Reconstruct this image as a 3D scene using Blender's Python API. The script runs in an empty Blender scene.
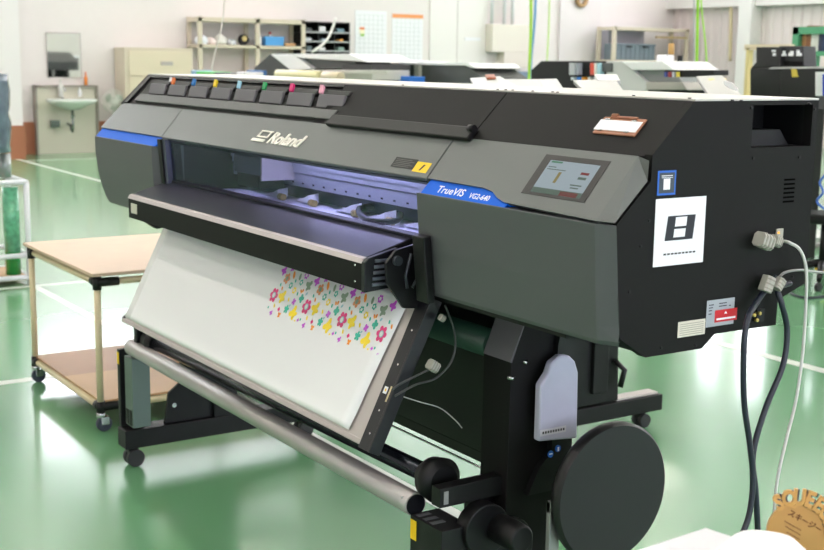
import bpy, bmesh, math, random
from mathutils import Vector, Matrix
random.seed(7)
S = bpy.context.scene
COL = S.collection
V = Vector

# ------------------------------------------------------------------ camera numbers
F = 1229.03
CP = V((3.2386, -2.3233, 1.5473))
def _rot(yaw, pitch, roll):
    f = V((-math.sin(yaw)*math.cos(pitch), math.cos(yaw)*math.cos(pitch), -math.sin(pitch)))
    r = f.cross(V((0, 0, 1))).normalized(); u = r.cross(f)
    c, s = math.cos(roll), math.sin(roll)
    return c*r+s*u, -s*r+c*u, f
RX, UP, FW = _rot(.9885, .1732, .0145)
def ray(px, py): return RX*((px-412)/F) - UP*((py-275)/F) + FW
def at(px, py, ax, v):
    """the point of the plane ax = v seen at a pixel of the photograph"""
    i = 'xyz'.index(ax); d = ray(px, py); return CP + d*((v-CP[i])/d[i])

# ------------------------------------------------------------------ materials
def lin(h):
    h = h.lstrip('#'); c = [int(h[i:i+2], 16)/255 for i in (0, 2, 4)]
    return tuple((x/12.92 if x <= .04045 else ((x+.055)/1.055)**2.4) for x in c)+(1,)
MATS = {}
def mat(name, col, rough=.5, metal=0, bump=0, bscale=300, emit=None, es=0, var=0, vscale=6, coat=0, spec=.5):
    if name in MATS: return MATS[name]
    m = bpy.data.materials.new(name); m.use_nodes = True
    nt = m.node_tree; b = nt.nodes['Principled BSDF']
    c = lin(col) if isinstance(col, str) else tuple(col)+(1,)
    b.inputs['Base Color'].default_value = c
    b.inputs['Roughness'].default_value = rough; b.inputs['Metallic'].default_value = metal
    b.inputs['Specular IOR Level'].default_value = spec
    b.inputs['Coat Weight'].default_value = coat
    if emit: b.inputs['Emission Color'].default_value = lin(emit); b.inputs['Emission Strength'].default_value = es
    tc = nt.nodes.new('ShaderNodeTexCoord')
    if bump:
        n = nt.nodes.new('ShaderNodeTexNoise'); n.inputs['Scale'].default_value = bscale
        bp = nt.nodes.new('ShaderNodeBump'); bp.inputs['Strength'].default_value = bump; bp.inputs['Distance'].default_value = .002
        nt.links.new(tc.outputs['Object'], n.inputs['Vector']); nt.links.new(n.outputs['Fac'], bp.inputs['Height'])
        nt.links.new(bp.outputs['Normal'], b.inputs['Normal'])
    if var:
        n = nt.nodes.new('ShaderNodeTexNoise'); n.inputs['Scale'].default_value = vscale; n.inputs['Detail'].default_value = 5
        mx = nt.nodes.new('ShaderNodeMixRGB'); mx.inputs[1].default_value = tuple(x*(1-var) for x in c[:3])+(1,)
        mx.inputs[2].default_value = tuple(min(1, x*(1+var)) for x in c[:3])+(1,)
        nt.links.new(tc.outputs['Object'], n.inputs['Vector']); nt.links.new(n.outputs['Fac'], mx.inputs[0])
        nt.links.new(mx.outputs[0], b.inputs['Base Color'])
    MATS[name] = m; return m

M_grey = mat('cover_grey', '#5f6361', .42, bump=.15, bscale=900)
M_greyf = mat('cover_grey_front', '#4e5152', .45, bump=.15, bscale=900)
M_black = mat('black_panel', '#0f0e0e', .62, spec=.22, bump=.15, bscale=900)
M_blk2 = mat('black_metal', '#0c0c0d', .5, spec=.35, bump=.1)
M_blk3 = mat('black_plastic', '#08080a', .45, spec=.35)
M_door = mat('door_grey', '#5c5a5e', .5)
M_ledge = mat('ledge_grey', '#474a49', .45)
M_blue = mat('stripe_blue', '#0560d4', .6, spec=.25)
M_topw = mat('top_white', '#c4c0bb', .5)
M_silver = mat('aluminium', '#b5b0ad', .42, .6, bump=.1, bscale=200)
M_strip = mat('satin_strip', '#b7aeac', .4, .4)
M_steel = mat('bright_steel', '#c8c8ca', .2, 1)
M_white = mat('white_plastic', '#e6e6e8', .5)
M_paper = mat('white_paper', '#e9e9ee', .7)
M_vinyl = mat('white_vinyl', '#efeff1', .2, coat=.6)
M_cream = mat('cream_pipe', '#d9c9a4', .4)
M_ply = mat('plywood', '#d2b79f', .55, var=.08, vscale=9)
M_ply2 = mat('plywood_brown', '#a9805f', .5, var=.1, vscale=7)
M_ply3 = mat('plywood_tan', '#c39a6c', .5, var=.08, vscale=7)
M_ink = mat('dark_ink', '#20222a', .6)
M_yel = mat('label_yellow', '#f2c80f', .5)
M_red = mat('label_red', '#c4202c', .5)
M_rub = mat('rubber', '#2a2a2c', .55)
M_ferr = mat('ferrite_grey', '#a9a69b', .55)
M_bottle = mat('waste_bottle', '#b9b8cc', .35, var=.12, vscale=14)
M_dnavy = mat('dark_navy', '#0a0b11', .35)
M_apron = mat('apron_top', '#2e2e3a', .3, coat=.1)
M_led = mat('led_strip', '#ffffff', .5, emit='#dcdaff', es=34)
M_cwall = mat('cream_steel', '#cfc3b0', .45)
M_grb = mat('sticker_grey', '#3d4650', .6)
M_gold = mat('brass_pin', '#cbb36a', .3, .9)
M_sblue = mat('sticker_blue', '#1c62c4', .5)
M_greenm = mat('green_steel', '#4f9a72', .45)
M_navy = mat('cable_navy', '#171d2b', .4)
M_darkgreen = mat('roll_green_reflection', '#1f3d2e', .4)

def glassy(name, tint, refl=.6, rough=.03):
    m = bpy.data.materials.new(name); m.use_nodes = True; nt = m.node_tree; nt.nodes.clear()
    o = nt.nodes.new('ShaderNodeOutputMaterial'); t = nt.nodes.new('ShaderNodeBsdfTransparent'); t.inputs[0].default_value = tint
    g = nt.nodes.new('ShaderNodeBsdfGlossy'); g.inputs['Roughness'].default_value = rough
    fr = nt.nodes.new('ShaderNodeFresnel'); fr.inputs[0].default_value = 1.45
    mu = nt.nodes.new('ShaderNodeMath'); mu.operation = 'MULTIPLY'; mu.inputs[1].default_value = refl
    mx = nt.nodes.new('ShaderNodeMixShader')
    nt.links.new(fr.outputs[0], mu.inputs[0]); nt.links.new(mu.outputs[0], mx.inputs[0]); nt.links.new(t.outputs[0], mx.inputs[1]); nt.links.new(g.outputs[0], mx.inputs[2])
    nt.links.new(mx.outputs[0], o.inputs[0]); return m
M_glass = glassy('cover_glass', (.80, .82, .93, 1), .12)
M_film = glassy('clear_film', (.78, .84, .86, 1), 2.2, .12)

# ------------------------------------------------------------------ mesh builder
class MB:
    def __init__(s): s.v = []; s.f = []; s.m = []; s.sm = []
    def add(s, vs, fs, mi=0, smooth=False, M=None):
        k = len(s.v)
        for p in vs:
            p = V(p); s.v.append(M @ p if M else p)
        for f in fs: s.f.append([k+i for i in f]); s.m.append(mi); s.sm.append(smooth)
        return s
    def box(s, x0, x1, y0, y1, z0, z1, mi=0, M=None):
        vs = [(x, y, z) for x in (x0, x1) for y in (y0, y1) for z in (z0, z1)]
        return s.add(vs, [(0,1,3,2),(4,6,7,5),(0,4,5,1),(2,3,7,6),(0,2,6,4),(1,5,7,3)], mi, False, M)
    def loft(s, secs, mi=0, smooth=False, cap=True, M=None, closed=True):
        n = len(secs[0]); vs = [p for q in secs for p in q]; fs = []
        for i in range(len(secs)-1):
            for j in range(n if closed else n-1):
                a = i*n+j; b = i*n+(j+1) % n; fs.append((a, b, b+n, a+n))
        s.add(vs, fs, mi, smooth, M)
        if cap:
            k = len(s.v)-len(vs)
            s.f.append([k+j for j in range(n)][::-1]); s.m.append(mi); s.sm.append(False)
            s.f.append([k+(len(secs)-1)*n+j for j in range(n)]); s.m.append(mi); s.sm.append(False)
        return s
    def prism(s, yz, x0, x1, mi=0, M=None): return s.loft([[(x, y, z) for y, z in yz] for x in (x0, x1)], mi, M=M)
    def prismy(s, xz, y0, y1, mi=0, M=None): return s.loft([[(x, y, z) for x, z in xz] for y in (y0, y1)], mi, M=M)
    def prismz(s, xy, z0, z1, mi=0, M=None): return s.loft([[(x, y, z) for x, y in xy] for z in (z0, z1)], mi, M=M)
    def tube(s, pts, r, n=12, mi=0, cap=True, M=None):
        pts = [V(p) for p in pts]; rs = r if isinstance(r, (list, tuple)) else [r]*len(pts); secs = []; up = None
        for i, p in enumerate(pts):
            d = (pts[min(i+1, len(pts)-1)]-pts[max(i-1, 0)]).normalized()
            if up is None:
                up = V((0, 0, 1)) if abs(d.z) < .9 else V((1, 0, 0))
            a = d.cross(up).normalized(); b = d.cross(a).normalized(); up = -b if False else a.cross(d)
            secs.append([p+(a*math.cos(t)+b*math.sin(t))*rs[i] for t in [2*math.pi*k/n for k in range(n)]])
        return s.loft(secs, mi, True, cap, M)
    def cyl(s, a, b, r, n=20, mi=0, M=None): return s.tube([a, b], r, n, mi, True, M)
    def quad(s, a, b, c, d, mi=0, M=None): return s.add([a, b, c, d], [(0, 1, 2, 3)], mi, False, M)
    def build(s, name, mats, parent=None, bevel=0, seg=2):
        me = bpy.data.meshes.new(name); o = bpy.data.objects.new(name, me); COL.objects.link(o)
        off = V((0, 0, 0)); p = parent
        while p: off += p.location; p = p.parent
        me.from_pydata([v-off for v in s.v], [], s.f)
        if not isinstance(mats, (list, tuple)): mats = [mats]
        for m in mats: me.materials.append(m)
        for i, p in enumerate(me.polygons): p.material_index = s.m[i]; p.use_smooth = s.sm[i]
        bm = bmesh.new(); bm.from_mesh(me); bmesh.ops.recalc_face_normals(bm, faces=bm.faces); bm.to_mesh(me); bm.free()
        if bevel:
            b = o.modifiers.new('bevel', 'BEVEL'); b.width = bevel; b.segments = seg; b.limit_method = 'ANGLE'; b.angle_limit = .6
        if parent: o.parent = parent
        return o
def thing(name, label, cat, loc=(0, 0, 0), group=None):
    o = bpy.data.objects.new(name, None); COL.objects.link(o); o.location = loc; o.empty_display_size = .1
    return tag(o, label, cat, group)
def tag(o, label, cat, group=None, kind=None):
    o['label'] = label; o['category'] = cat
    if group: o['group'] = group
    if kind: o['kind'] = kind
    return o
def struct(o): o['kind'] = 'structure'; return o
def lab(o, t): o['label'] = t; return o
def dup(root, loc, label, group=None):
    r = root.copy(); COL.objects.link(r); r.location = loc; r['label'] = label
    if group: r['group'] = group
    for ch in list(root.children):
        c = ch.copy(); COL.objects.link(c); c.parent = r
        for g in list(ch.children):
            d = g.copy(); COL.objects.link(d); d.parent = c
    return r
def text(name, body, size, M, m, parent, extrude=.0004, shear=0, sx=1, align='LEFT', off=0):
    cu = bpy.data.curves.new(name, 'FONT'); cu.body = body; cu.size = size; cu.extrude = extrude; cu.shear = shear; cu.align_x = align; cu.offset = off
    cu.resolution_u = 3
    t = bpy.data.objects.new('tmp', cu); COL.objects.link(t); bpy.context.view_layer.update()
    me = bpy.data.meshes.new_from_object(t.evaluated_get(bpy.context.evaluated_depsgraph_get()))
    bpy.data.objects.remove(t); me.name = name; me.materials.clear(); me.materials.append(m)
    o = bpy.data.objects.new(name, me); COL.objects.link(o)
    offv = V((0, 0, 0)); p = parent
    while p: offv += p.location; p = p.parent
    me.transform(Matrix.Translation(-offv) @ M @ Matrix.Diagonal((sx, 1, 1, 1)))
    o.parent = parent; return o
def frame(o, ex, ey):
    ex = V(ex).normalized(); ey = V(ey).normalized(); ez = ex.cross(ey)
    m = Matrix((ex, ey, ez)).transposed().to_4x4(); m.translation = V(o); return m
def smooth_path(pts, n=8):
    pts = [V(p) for p in pts]; out = []
    for i in range(len(pts)-1):
        p0 = pts[max(i-1, 0)]; p1 = pts[i]; p2 = pts[i+1]; p3 = pts[min(i+2, len(pts)-1)]
        for k in range(n):
            t = k/n
            out.append(.5*((2*p1)+(p2-p0)*t+(2*p0-5*p1+4*p2-p3)*t*t+(3*p1-p0-3*p2+p3)*t**3))
    out.append(pts[-1]); return out

# ================================================================== THE PRINTER
P = thing('large_format_printer', 'grey and black wide inkjet printer, nearest and largest, white vinyl hanging from its front', 'printer', (0, -.4, 0))
SA = (-.6006, 1.3655)
# slant plane frames: local (x, down-slope, out)
def slopeM(o, d):   # d (dy,dz) pointing down the slope
    return frame((0, o[0], o[1]), (1, 0, 0), (0, -d[0], -d[1]))
MS = slopeM(SA, (-.1084, -.13))          # gray slant, local y negative going down
MT = slopeM((-.491, 1.474), (-.1096, -.1085))
def side_profile(dz=0): return [(-.592,.96),(-.431,.96),(-.395,.987),(-.204,.986),(-.203,1.042),(-.114,1.072),(-.112,1.474),(-.491,1.474),(-.603,1.366),(-.607,1.318),(-.668,1.24),(-.66,1.01)]
# right side panel with the handle recess as a real opening
m = MB()
m.prism([(-.592,.96),(-.431,.96),(-.395,.987),(-.318,.987),(-.318,1.474),(-.491,1.474),(-.599,1.370),(-.600,1.318),(-.685,1.238),(-.681,1.18),(-.675,1.09),(-.668,1.03),(-.664,1.006)], 1.452, 1.474)
m.prism([(-.318,.987),(-.204,.986),(-.203,1.042),(-.114,1.072),(-.113,1.376),(-.318,1.376)], 1.452, 1.474)
m.prism([(-.318,1.465),(-.113,1.465),(-.112,1.474),(-.318,1.474)], 1.452, 1.474)
m.prism([(-.131,1.376),(-.113,1.376),(-.113,1.465),(-.131,1.465)], 1.452, 1.474)
m.build('side_panel', M_black, P)
m = MB()   # recess pocket
m.box(1.33,1.34,-.335,-.12,1.36,1.47); m.box(1.34,1.452,-.335,-.318,1.36,1.47); m.box(1.34,1.452,-.131,-.12,1.36,1.47)
m.prism([(-.318,1.36),(-.131,1.36),(-.131,1.376),(-.318,1.376)],1.34,1.452)
m.prism([(-.318,1.376),(-.15,1.376),(-.18,1.41),(-.31,1.41)],1.34,1.43)
m.build('handle_recess', M_blk2, P)
m = MB()   # vent slots, screws on the side
for i in range(6):
    z = 1.303-i*.0095
    m.box(1.4738,1.4745,-.208,-.173,z,z+.004)
m.build('vent_slots', mat('slot_black','#010101',.9,spec=.05), P)
m = MB()
for y, z in [(-.325,1.46),(-.31,1.355),(-.165,1.352),(-.24,1.175),(-.55,.975),(-.45,.968),(-.16,1.09),(-.125,1.455),(-.62,1.19),(-.645,1.1),(-.6,1.24)]:
    m.cyl((1.473,y,z),(1.4765,y,z),.003,10)
m.build('side_screws', M_blk3, P)
m = MB()
m.prism(side_profile(), -1.474, -1.452)
m.build('side_panel', M_black, P)
# housing: blocks behind the covers, beam over the opening, floor of the print path, rear wall
m = MB()
blk = [(-.59,.965),(-.43,.965),(-.395,.99),(-.21,.99),(-.13,1.08),(-.13,1.468),(-.49,1.466),(-.6,1.355),(-.66,1.29),(-.66,1.02)]
m.prism(blk, -1.452, -.872); m.prism(blk, .802, 1.33); m.prism([(-.59,.965),(-.43,.965),(-.395,.99),(-.21,.99),(-.13,1.08),(-.13,1.33),(-.59,1.33),(-.655,1.25),(-.655,1.02)], 1.33, 1.452)
m.prism([(-.49,1.466),(-.6,1.355),(-.672,1.278),(-.66,1.268),(-.5,1.30),(-.14,1.33),(-.14,1.468)], -.872, .802)
m.prism([(-.65,1.05),(-.6,.97),(-.14,.97),(-.14,1.06),(-.3,1.07),(-.6,1.07)], -.872, .802)
m.box(-.872,.802,-.15,-.13,1.0,1.45)
m.build('housing', M_blk2, P)
m = MB(); m.box(-1.474,1.474,-.489,-.112,1.474,1.4785)
m.build('top_plate', M_topw, P, .001)
m = MB()
for px in (403, 498, 506, 513, 533, 553, 558, 634, 690, 733, 742, 810):
    p = at(px, 96, 'y', -.48); m.cyl((p.x,-.481,1.478),(p.x,-.481,1.4805),.0035,8)
m.build('top_screws', M_blk3, P)

# --- black sloping top: ink bay left, two black panels right
m = MB()
m.box(.09,.862,-.154,-.0005,-.006,.0005, M=MT); m.box(.866,1.452,-.154,-.0005,-.006,.0005, M=MT)
m.add([(.09,-.0005,.0005),(.09,-.154,.0005),(.15,-.154,.0005)],[(0,1,2)],0,False,MT)
m.build('upper_panel', M_black, P)
bar = MB(); bar.box(.19,.875,-.165,-.128,.0,.014, M=MT)
bar = bar.build('lower_bar', M_blk2, P, .003)
MB().cyl(MT@V((.862,-.138,.018)), MT@V((.882,-.138,.018)), .009, 14).build('hinge_knob', M_blk3, bar)
bay = MB()
bay.box(-1.452,.09,-.16,-.001,-.035,-.028, M=MT)
bay.box(-1.452,-1.42,-.15,-.0005,-.028,.002, M=MT)
bay.box(-1.452,.09,-.012,-.0005,-.028,.001, M=MT)
bay = bay.build('ink_bay', M_blk3, P)
ld = MB(); ld.box(-1.36,.175,-.139,-.103,-.012,.004, M=MT)
ld.build('ink_bay_ledge', M_ledge, P, .002)
tabc = ['#e8762c','#1d78c8','#f2d21d','#9fd0e8','#1f9d58','#d41d6c','#f0a9c0','#3a3a3a']
for i in range(8):
    x0 = -1.364+.1903*i
    d = MB(); d.loft([[V((x,-.057,.016)),V((x,-.092,-.003)),V((x,-.092,-.010)),V((x,-.052,.008))] for x in (x0+.054,x0+.206)], 0, M=MT)
    d = d.build('cartridge_door', M_door, P, .002)
    MB().box(x0+.06,x0+.20,-.050,-.030,-.02,.006, M=MT).build('door_catch', M_blk2, d, .004)
    if i < 7:
        t = MB(); t.loft([[V((x,-.020,.014)),V((x,-.040,.002)),V((x,-.040,-.004)),V((x,-.020,.006))] for x in (x0+.200,x0+.222)], 0, M=MT)
        if i == 0: t.loft([[V((x,-.020,.014)),V((x,-.040,.002)),V((x,-.040,-.004)),V((x,-.020,.006))] for x in (x0+.176,x0+.198)], 1, M=MT)
        lab(t.build('ink_colour_tab', [mat('tab_%d' % i, tabc[i], .5), M_paper], P), ['orange','blue','yellow','pale blue','green','magenta','pink'][i]+' ink colour tab')

# --- grey middle front cover with logo
n = Vector
def slab(x0, x1, lipz=.124, lip=True):
    m = MB(); s = .004
    pts = [(-.0, .0), (-lipz, .0), (-lipz-.004, -.006), (-lipz, -.014), (0, -.010)]
    m.loft([[V((x, a, b)) for a, b in pts] for x in (x0, x1)], 0, M=MS); return m
slab(-.866,.800,.126).build('front_cover', M_grey, P, .0015)
MB().box(-.866,.80,-.131,-.124,-.022,-.012, M=MS).build('front_cover_lower_rail', M_blk3, P)
MSt = MS
M_chrome = mat('logo_chrome', '#f2ece2', .3, .15)
lg = MB()
def par(x0, x1, s0, s1, sh, h0=.001, h1=.004):   # slanted parallelogram bar
    def q(x, s): return V((x+(s1-s)*sh, -s, 0))
    a, b, c, d = (x0, s0), (x1, s0), (x1, s1), (x0, s1)
    lo = [V((x+(.09-s)*.35, -s, h0)) for x, s in (a, b, c, d)]; hi = [V((p.x, p.y, h1)) for p in lo]
    lg.loft([lo, hi], 0, M=MS)
par(-.182,-.105,.049,.054,.35); par(-.182,-.174,.054,.072,.35); par(-.118,-.110,.054,.074,.35); par(-.182,-.110,.070,.075,.35); par(-.196,-.113,.081,.091,.35)
lg.build('logo_emblem', M_chrome, P)
text('logo_lettering', 'Roland', .058, MS @ Matrix.Translation((-.093,-.091,.001)), M_chrome, P, .0025, .35, 1.22, off=.0013)
# dark label + yellow warning label at the right of the front cover
M_lbl = mat('label_dark', '#161716', .6)
m = MB(); m.box(.622,.722,-.108,-.078,.0003,.001, M=MS)
for i in range(5): m.box(.628,.700+(i%2)*.014,-.1045+i*.005,-.103+i*.005,.001,.0012, 1, M=MS)
m.build('instruction_label', [M_lbl, mat('label_text_grey', '#5a5b58', .6)], P)
m = MB(); m.box(.724,.785,-.113,-.083,.0003,.001, M=MS)
m.add([(.75,-.108,.0013),(.757,-.108,.0013),(.766,-.09,.0013),(.757,-.09,.0013)],[(0,1,2,3)],1,False,MS)
m.build('warning_label', [M_yel, M_ink], P)

# --- right slanted control panel with chamfered end
m = MB(); secs = []
for x, s in [(.806,.125),(1.03,.127),(1.07,.133),(1.10,.147),(1.13,.155),(1.435,.162)]:
    secs.append([MS@V((x,0,0)), MS@V((x,-s,0)), MS@V((x,-s+.002,-.012)), MS@V((x,0,-.012))])
m.loft(secs)
a = MS@V((1.435,0,0)); b = MS@V((1.435,-.162,0))
o1 = V((1.4755,-.609,1.359)); o2 = V((1.4755,-.611,1.319)); o3 = V((1.4755,-.692,1.241))
bk = V((1.45,-.58,1.34)); 
m.add([a, b, o1, o2, o3, MS@V((1.44,-.15,-.03)), V((1.45,-.6,1.33))], [(0,3,4,1),(0,2,3),(1,4,5),(0,6,2)])
m.build('control_panel', M_grey, P)
m = MB(); m.box(1.166,1.372,-.126,-.020,-.0005,.0012, M=MS)
scr = m.build('screen_bezel', mat('bezel', '#1f1b1c', .35), P, .001)
# touch screen with a simple user interface
M_scr = mat('screen_glow', '#0a0a0a', .15, emit='#a9b6bf', es=.5)
M_scr2 = mat('screen_green', '#0a0a0a', .15, emit='#4f9a70', es=.35)
M_scr3 = mat('screen_red', '#0a0a0a', .15, emit='#8a3038', es=.45)
M_scr4 = mat('screen_dim', '#0a0a0a', .15, emit='#74877c', es=.32)
M_scr5 = mat('screen_tan', '#0a0a0a', .15, emit='#a08e55', es=.4)
m = MB(); h = .0014
def sq(x0, x1, s0, s1, mi, hh=0): m.box(x0, x1, -s1, -s0, h-.0002+hh, h+hh, mi, MS)
sq(1.193,1.352,.034,.119,0)
for q in [(1.20,1.235,.036,.040,1),(1.193,1.352,.106,.119,3),(1.285,1.34,.108,.119,2),(1.243,1.252,.062,.09,4),(1.31,1.335,.056,.062,2),(1.31,1.335,.068,.074,3),(1.30,1.335,.088,.091,3),(1.20,1.225,.05,.052,3),(1.20,1.26,.056,.058,3),(1.305,1.33,.095,.098,3)]: sq(*q[:4], q[4], .0003)
m.build('touch_screen', [M_scr, M_scr2, M_scr3, M_scr4, M_scr5], scr)

# --- lower covers (left and right) as lofted shells, blue stripes
def cover(rows, name):
    m = MB(); secs = []
    for z, y, xo0, xi0, xi1, xo1, c in rows:
        secs.append([V((xo0,y+c,z)),V((xi0,y,z)),V((xi1,y,z)),V((xo1,y+c,z)),V((xo1-(.024 if xo1>0 else 0),y+c+.004,z)),V((xo1-(.024 if xo1>0 else 0),-.60,z)),V((xo0,-.60,z))])
    m.loft(secs); return m.build(name, M_greyf, P, .0015)
cover([(1.2355,-.709,.796,.800,1.435,1.4752,.022),(1.18,-.704,.796,.800,1.435,1.4752,.022),(1.10,-.699,.796,.80,1.435,1.4752,.024),(1.03,-.692,.796,.80,1.435,1.475,.025),(1.0,-.689,.796,.80,1.435,1.474,.022),(.99,-.684,.80,.803,1.43,1.47,.022)], 'right_cover')
cover([(1.2355,-.709,-1.500,-1.488,-.892,-.862,.045),(1.17,-.708,-1.500,-1.488,-.892,-.862,.045),(1.10,-.704,-1.49,-1.475,-.892,-.862,.045),(1.05,-.699,-1.47,-1.455,-.892,-.862,.045),(1.01,-.693,-1.45,-1.43,-.892,-.862,.045),(.985,-.689,-1.42,-1.40,-.892,-.862,.045),(.98,-.684,-1.38,-1.36,-.892,-.865,.045)], 'left_cover')
m = MB()
secs = [[MS@V((x,0,0)), MS@V((x,-.126,0)), MS@V((x,-.124,-.012)), MS@V((x,0,-.012))] for x in (-1.445,-.870)]
secs[0][1].x = secs[0][2].x = -1.50; secs[0][0].x = secs[0][3].x = -1.462
m.loft(secs)
m.build('left_top_cover', M_grey, P, .0015)
m = MB(); m.loft([[V((x,-.672,1.270)),V((x,-.704,1.236)),V((x,-.66,1.236)),V((x,-.66,1.270))] for x in (-1.49,-.872)])
m.build('blue_stripe', M_blue, P)
m = MB(); m.loft([[V((x,-.672,1.270)),V((x,-.704,1.236)),V((x,-.66,1.236)),V((x,-.66,1.270))] for x in (.812,1.14)])
st = m.build('blue_stripe', M_blue, P)
MSP = frame((0,-.7043,1.236),(1,0,0),(0,.032,.034))
text('model_lettering', 'TrueVIS', .0285, MSP @ Matrix.Translation((.865,.0095,.0)), M_paper, st, .0002, 0, 1.15, off=.0003)
text('model_lettering', 'VG2-640', .0205, MSP @ Matrix.Translation((.995,.0090,.0)), M_paper, st, .0002, 0, 1.0, off=.0003)

# --- inside the print opening
m = MB(); m.box(-.86,.80,-.645,-.30,1.071,1.076)
m.build('platen', mat('platen_white', '#e2e3f0', .35), P)
m = MB(); m.box(-.86,.80,-.42,-.38,1.195,1.215); m.box(-.86,.80,-.415,-.37,1.175,1.195); m.box(-.86,.80,-.41,-.36,1.13,1.172)
m.build('carriage_rail', mat('rail_alu', '#a6a8b4', .35, .5), P)
m = MB(); 
for i in range(24): m.box(-.82+i*.07,-.81+i*.07,-.4115,-.41,1.14,1.145)
m.build('rail_holes', M_blk3, P)
m = MB(); m.box(-.86,-.30,-.36,-.30,1.08,1.26); m.box(-.30,.80,-.36,-.32,1.08,1.13)
m.build('inner_backplate', mat('inner_blue', '#0b1630', .4), P)
car = MB(); car.loft([[V((x,-.53,1.165)),V((x,-.53,1.22)),V((x,-.50,1.255)),V((x,-.40,1.255)),V((x,-.40,1.165))] for x in (-.60,-.395)])
car = car.build('print_carriage', mat('carriage_grey', '#5d5d63', .4), P, .003)
MB().box(-.585,-.42,-.525,-.43,1.12,1.165).build('print_head', M_blk2, car, .002)
MB().box(-.395,-.385,-.53,-.41,1.15,1.255).build('carriage_end_plate', M_strip, car)
MB().box(-.72,-.42,-.46,-.44,1.257,1.262).build('led_lamp', M_led, P)
MB().box(-.30,.78,-.48,-.465,1.257,1.261).build('led_lamp', M_led, P)
for x, y in [(-.293,-.395),(.005,-.41),(.201,-.41),(-.50,-.40),(.40,-.41),(.60,-.41)]:
    a = MB(); a.loft([[V((x-.08,y-.02,1.080)),V((x-.08,y-.02,1.084)),V((x-.08,y,1.084)),V((x-.08,y,1.080))],[V((x-.01,y-.025,1.082)),V((x-.01,y-.025,1.098)),V((x-.01,y+.01,1.10)),V((x-.01,y+.01,1.082))],[V((x+.03,y-.03,1.085)),V((x+.03,y-.03,1.11)),V((x+.03,y+.01,1.115)),V((x+.03,y+.01,1.085))]])
    a = a.build('pinch_roller_arm', M_white, P, .002)
    MB().cyl((x+.045,y-.03,1.088),(x+.075,y-.03,1.088),.011,14).build('pinch_roller', mat('roller_tan', '#9a8550', .5), a)
a = MB()
p0 = at(359,214,'z',1.10)
a.tube(smooth_path([at(386,208,'z',1.10),at(362,207,'z',1.10),at(360,214,'z',1.10),at(372,221,'z',1.10),at(396,221,'z',1.10),at(400,214,'z',1.10)],5), .009, 8)
a.build('media_clamp_handle', M_blk3, P)
MB().prism([(-.683,1.266),(-.679,1.266),(-.664,1.105),(-.668,1.105)], -.80,.80).build('viewing_window', M_glass, P)
m = MB(); m.prism([(-.70,1.262),(-.67,1.262),(-.655,1.09),(-.685,1.09)],-.862,-.835); m.prism([(-.672,1.262),(-.645,1.262),(-.63,1.09),(-.657,1.09)],-.825,-.79)
m.build('window_side_post', M_blk3, P)
MB().prism([(-.692,1.262),(-.672,1.262),(-.66,1.095),(-.68,1.095)],-.834,-.812).build('window_side_trim', mat('trim_bluegrey','#5c6070',.35,.4), P)

# --- front dryer unit (long black box) with louvres, arms
ap = MB()
ap.prism([(-.81,.992),(-.81,1.060),(-.804,1.070),(-.66,1.112),(-.648,1.112),(-.648,1.095),(-.70,1.02),(-.74,.992)], -.862, .720)
ap = ap.build('dryer_unit', M_black, P, .002)
MB().prism([(-.803,1.0712),(-.662,1.1125),(-.662,1.1135),(-.803,1.0722)], -.86, .716).build('dryer_top_plate', M_apron, ap)
MB().prism([(-.812,1.060),(-.806,1.0715),(-.796,1.0745),(-.796,1.06)], -.862, .718).build('dryer_edge_strip', M_strip, ap)
MB().prism([(-.668,1.112),(-.668,1.120),(-.644,1.124),(-.644,1.10)], -.862, .79).build('window_sill_rail', M_blk3, ap, .002)
cap = MB(); cap.prism([(-.812,.990),(-.812,1.064),(-.80,1.074),(-.716,1.094),(-.716,.998)], .720, .735)
cap = cap.build('dryer_end_cap', M_dnavy, ap, .002)
for i in range(5):
    z = 1.004+i*.0145
    l = MB(); l.loft([[V((.7355,y,z)),V((.741,y,z+.001)),V((.741,y,z+.006)),V((.7355,y,z+.009))] for y in (-.792+.002*i,-.722)])
    l.build('louvre', mat('louvre_sheen', '#7c828e', .3, .7), cap, .001)
pl = MB(); pl.prism([(-.774,1.065),(-.745,1.095),(-.66,1.112),(-.655,1.0),(-.63,.955),(-.67,.944),(-.722,.950),(-.77,1.015)], .762, .772)
pl = pl.build('pivot_plate', M_blk3, P, .001)
ln = MB(); ln.tube([(.776,-.705,1.085),(.776,-.72,1.03),(.776,-.715,1.0)], .004, 8); ln.tube([(.776,-.70,1.0),(.776,-.655,1.07)], .004, 8); ln.cyl((.772,-.745,1.07),(.783,-.745,1.07),.012,16)
ln.build('pivot_linkage', mat('linkage', '#44484e', .35, .6), pl)
MB().prism([(-.728,1.135),(-.706,1.14),(-.690,.975),(-.712,.975)], .812, .862).build('arm_post', M_blk3, P, .003)
for x in (-.875,): MB().prism([(-.80,.995),(-.70,1.02),(-.68,.95),(-.71,.945),(-.77,.985)], x-.01, x+.02).build('pivot_plate', M_blk3, P, .001)
MB().box(-.8615+.03,-.8615+.085,-.8125,-.8115,1.012,1.046).build('rating_label', mat('label_cream', '#cfcabc', .6), ap)
m = MB()
for z in (1.012,1.052): m.cyl((.69,-.8135,z),(.69,-.81,z),.003,8)
m.build('dryer_screws', M_steel, ap)

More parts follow.
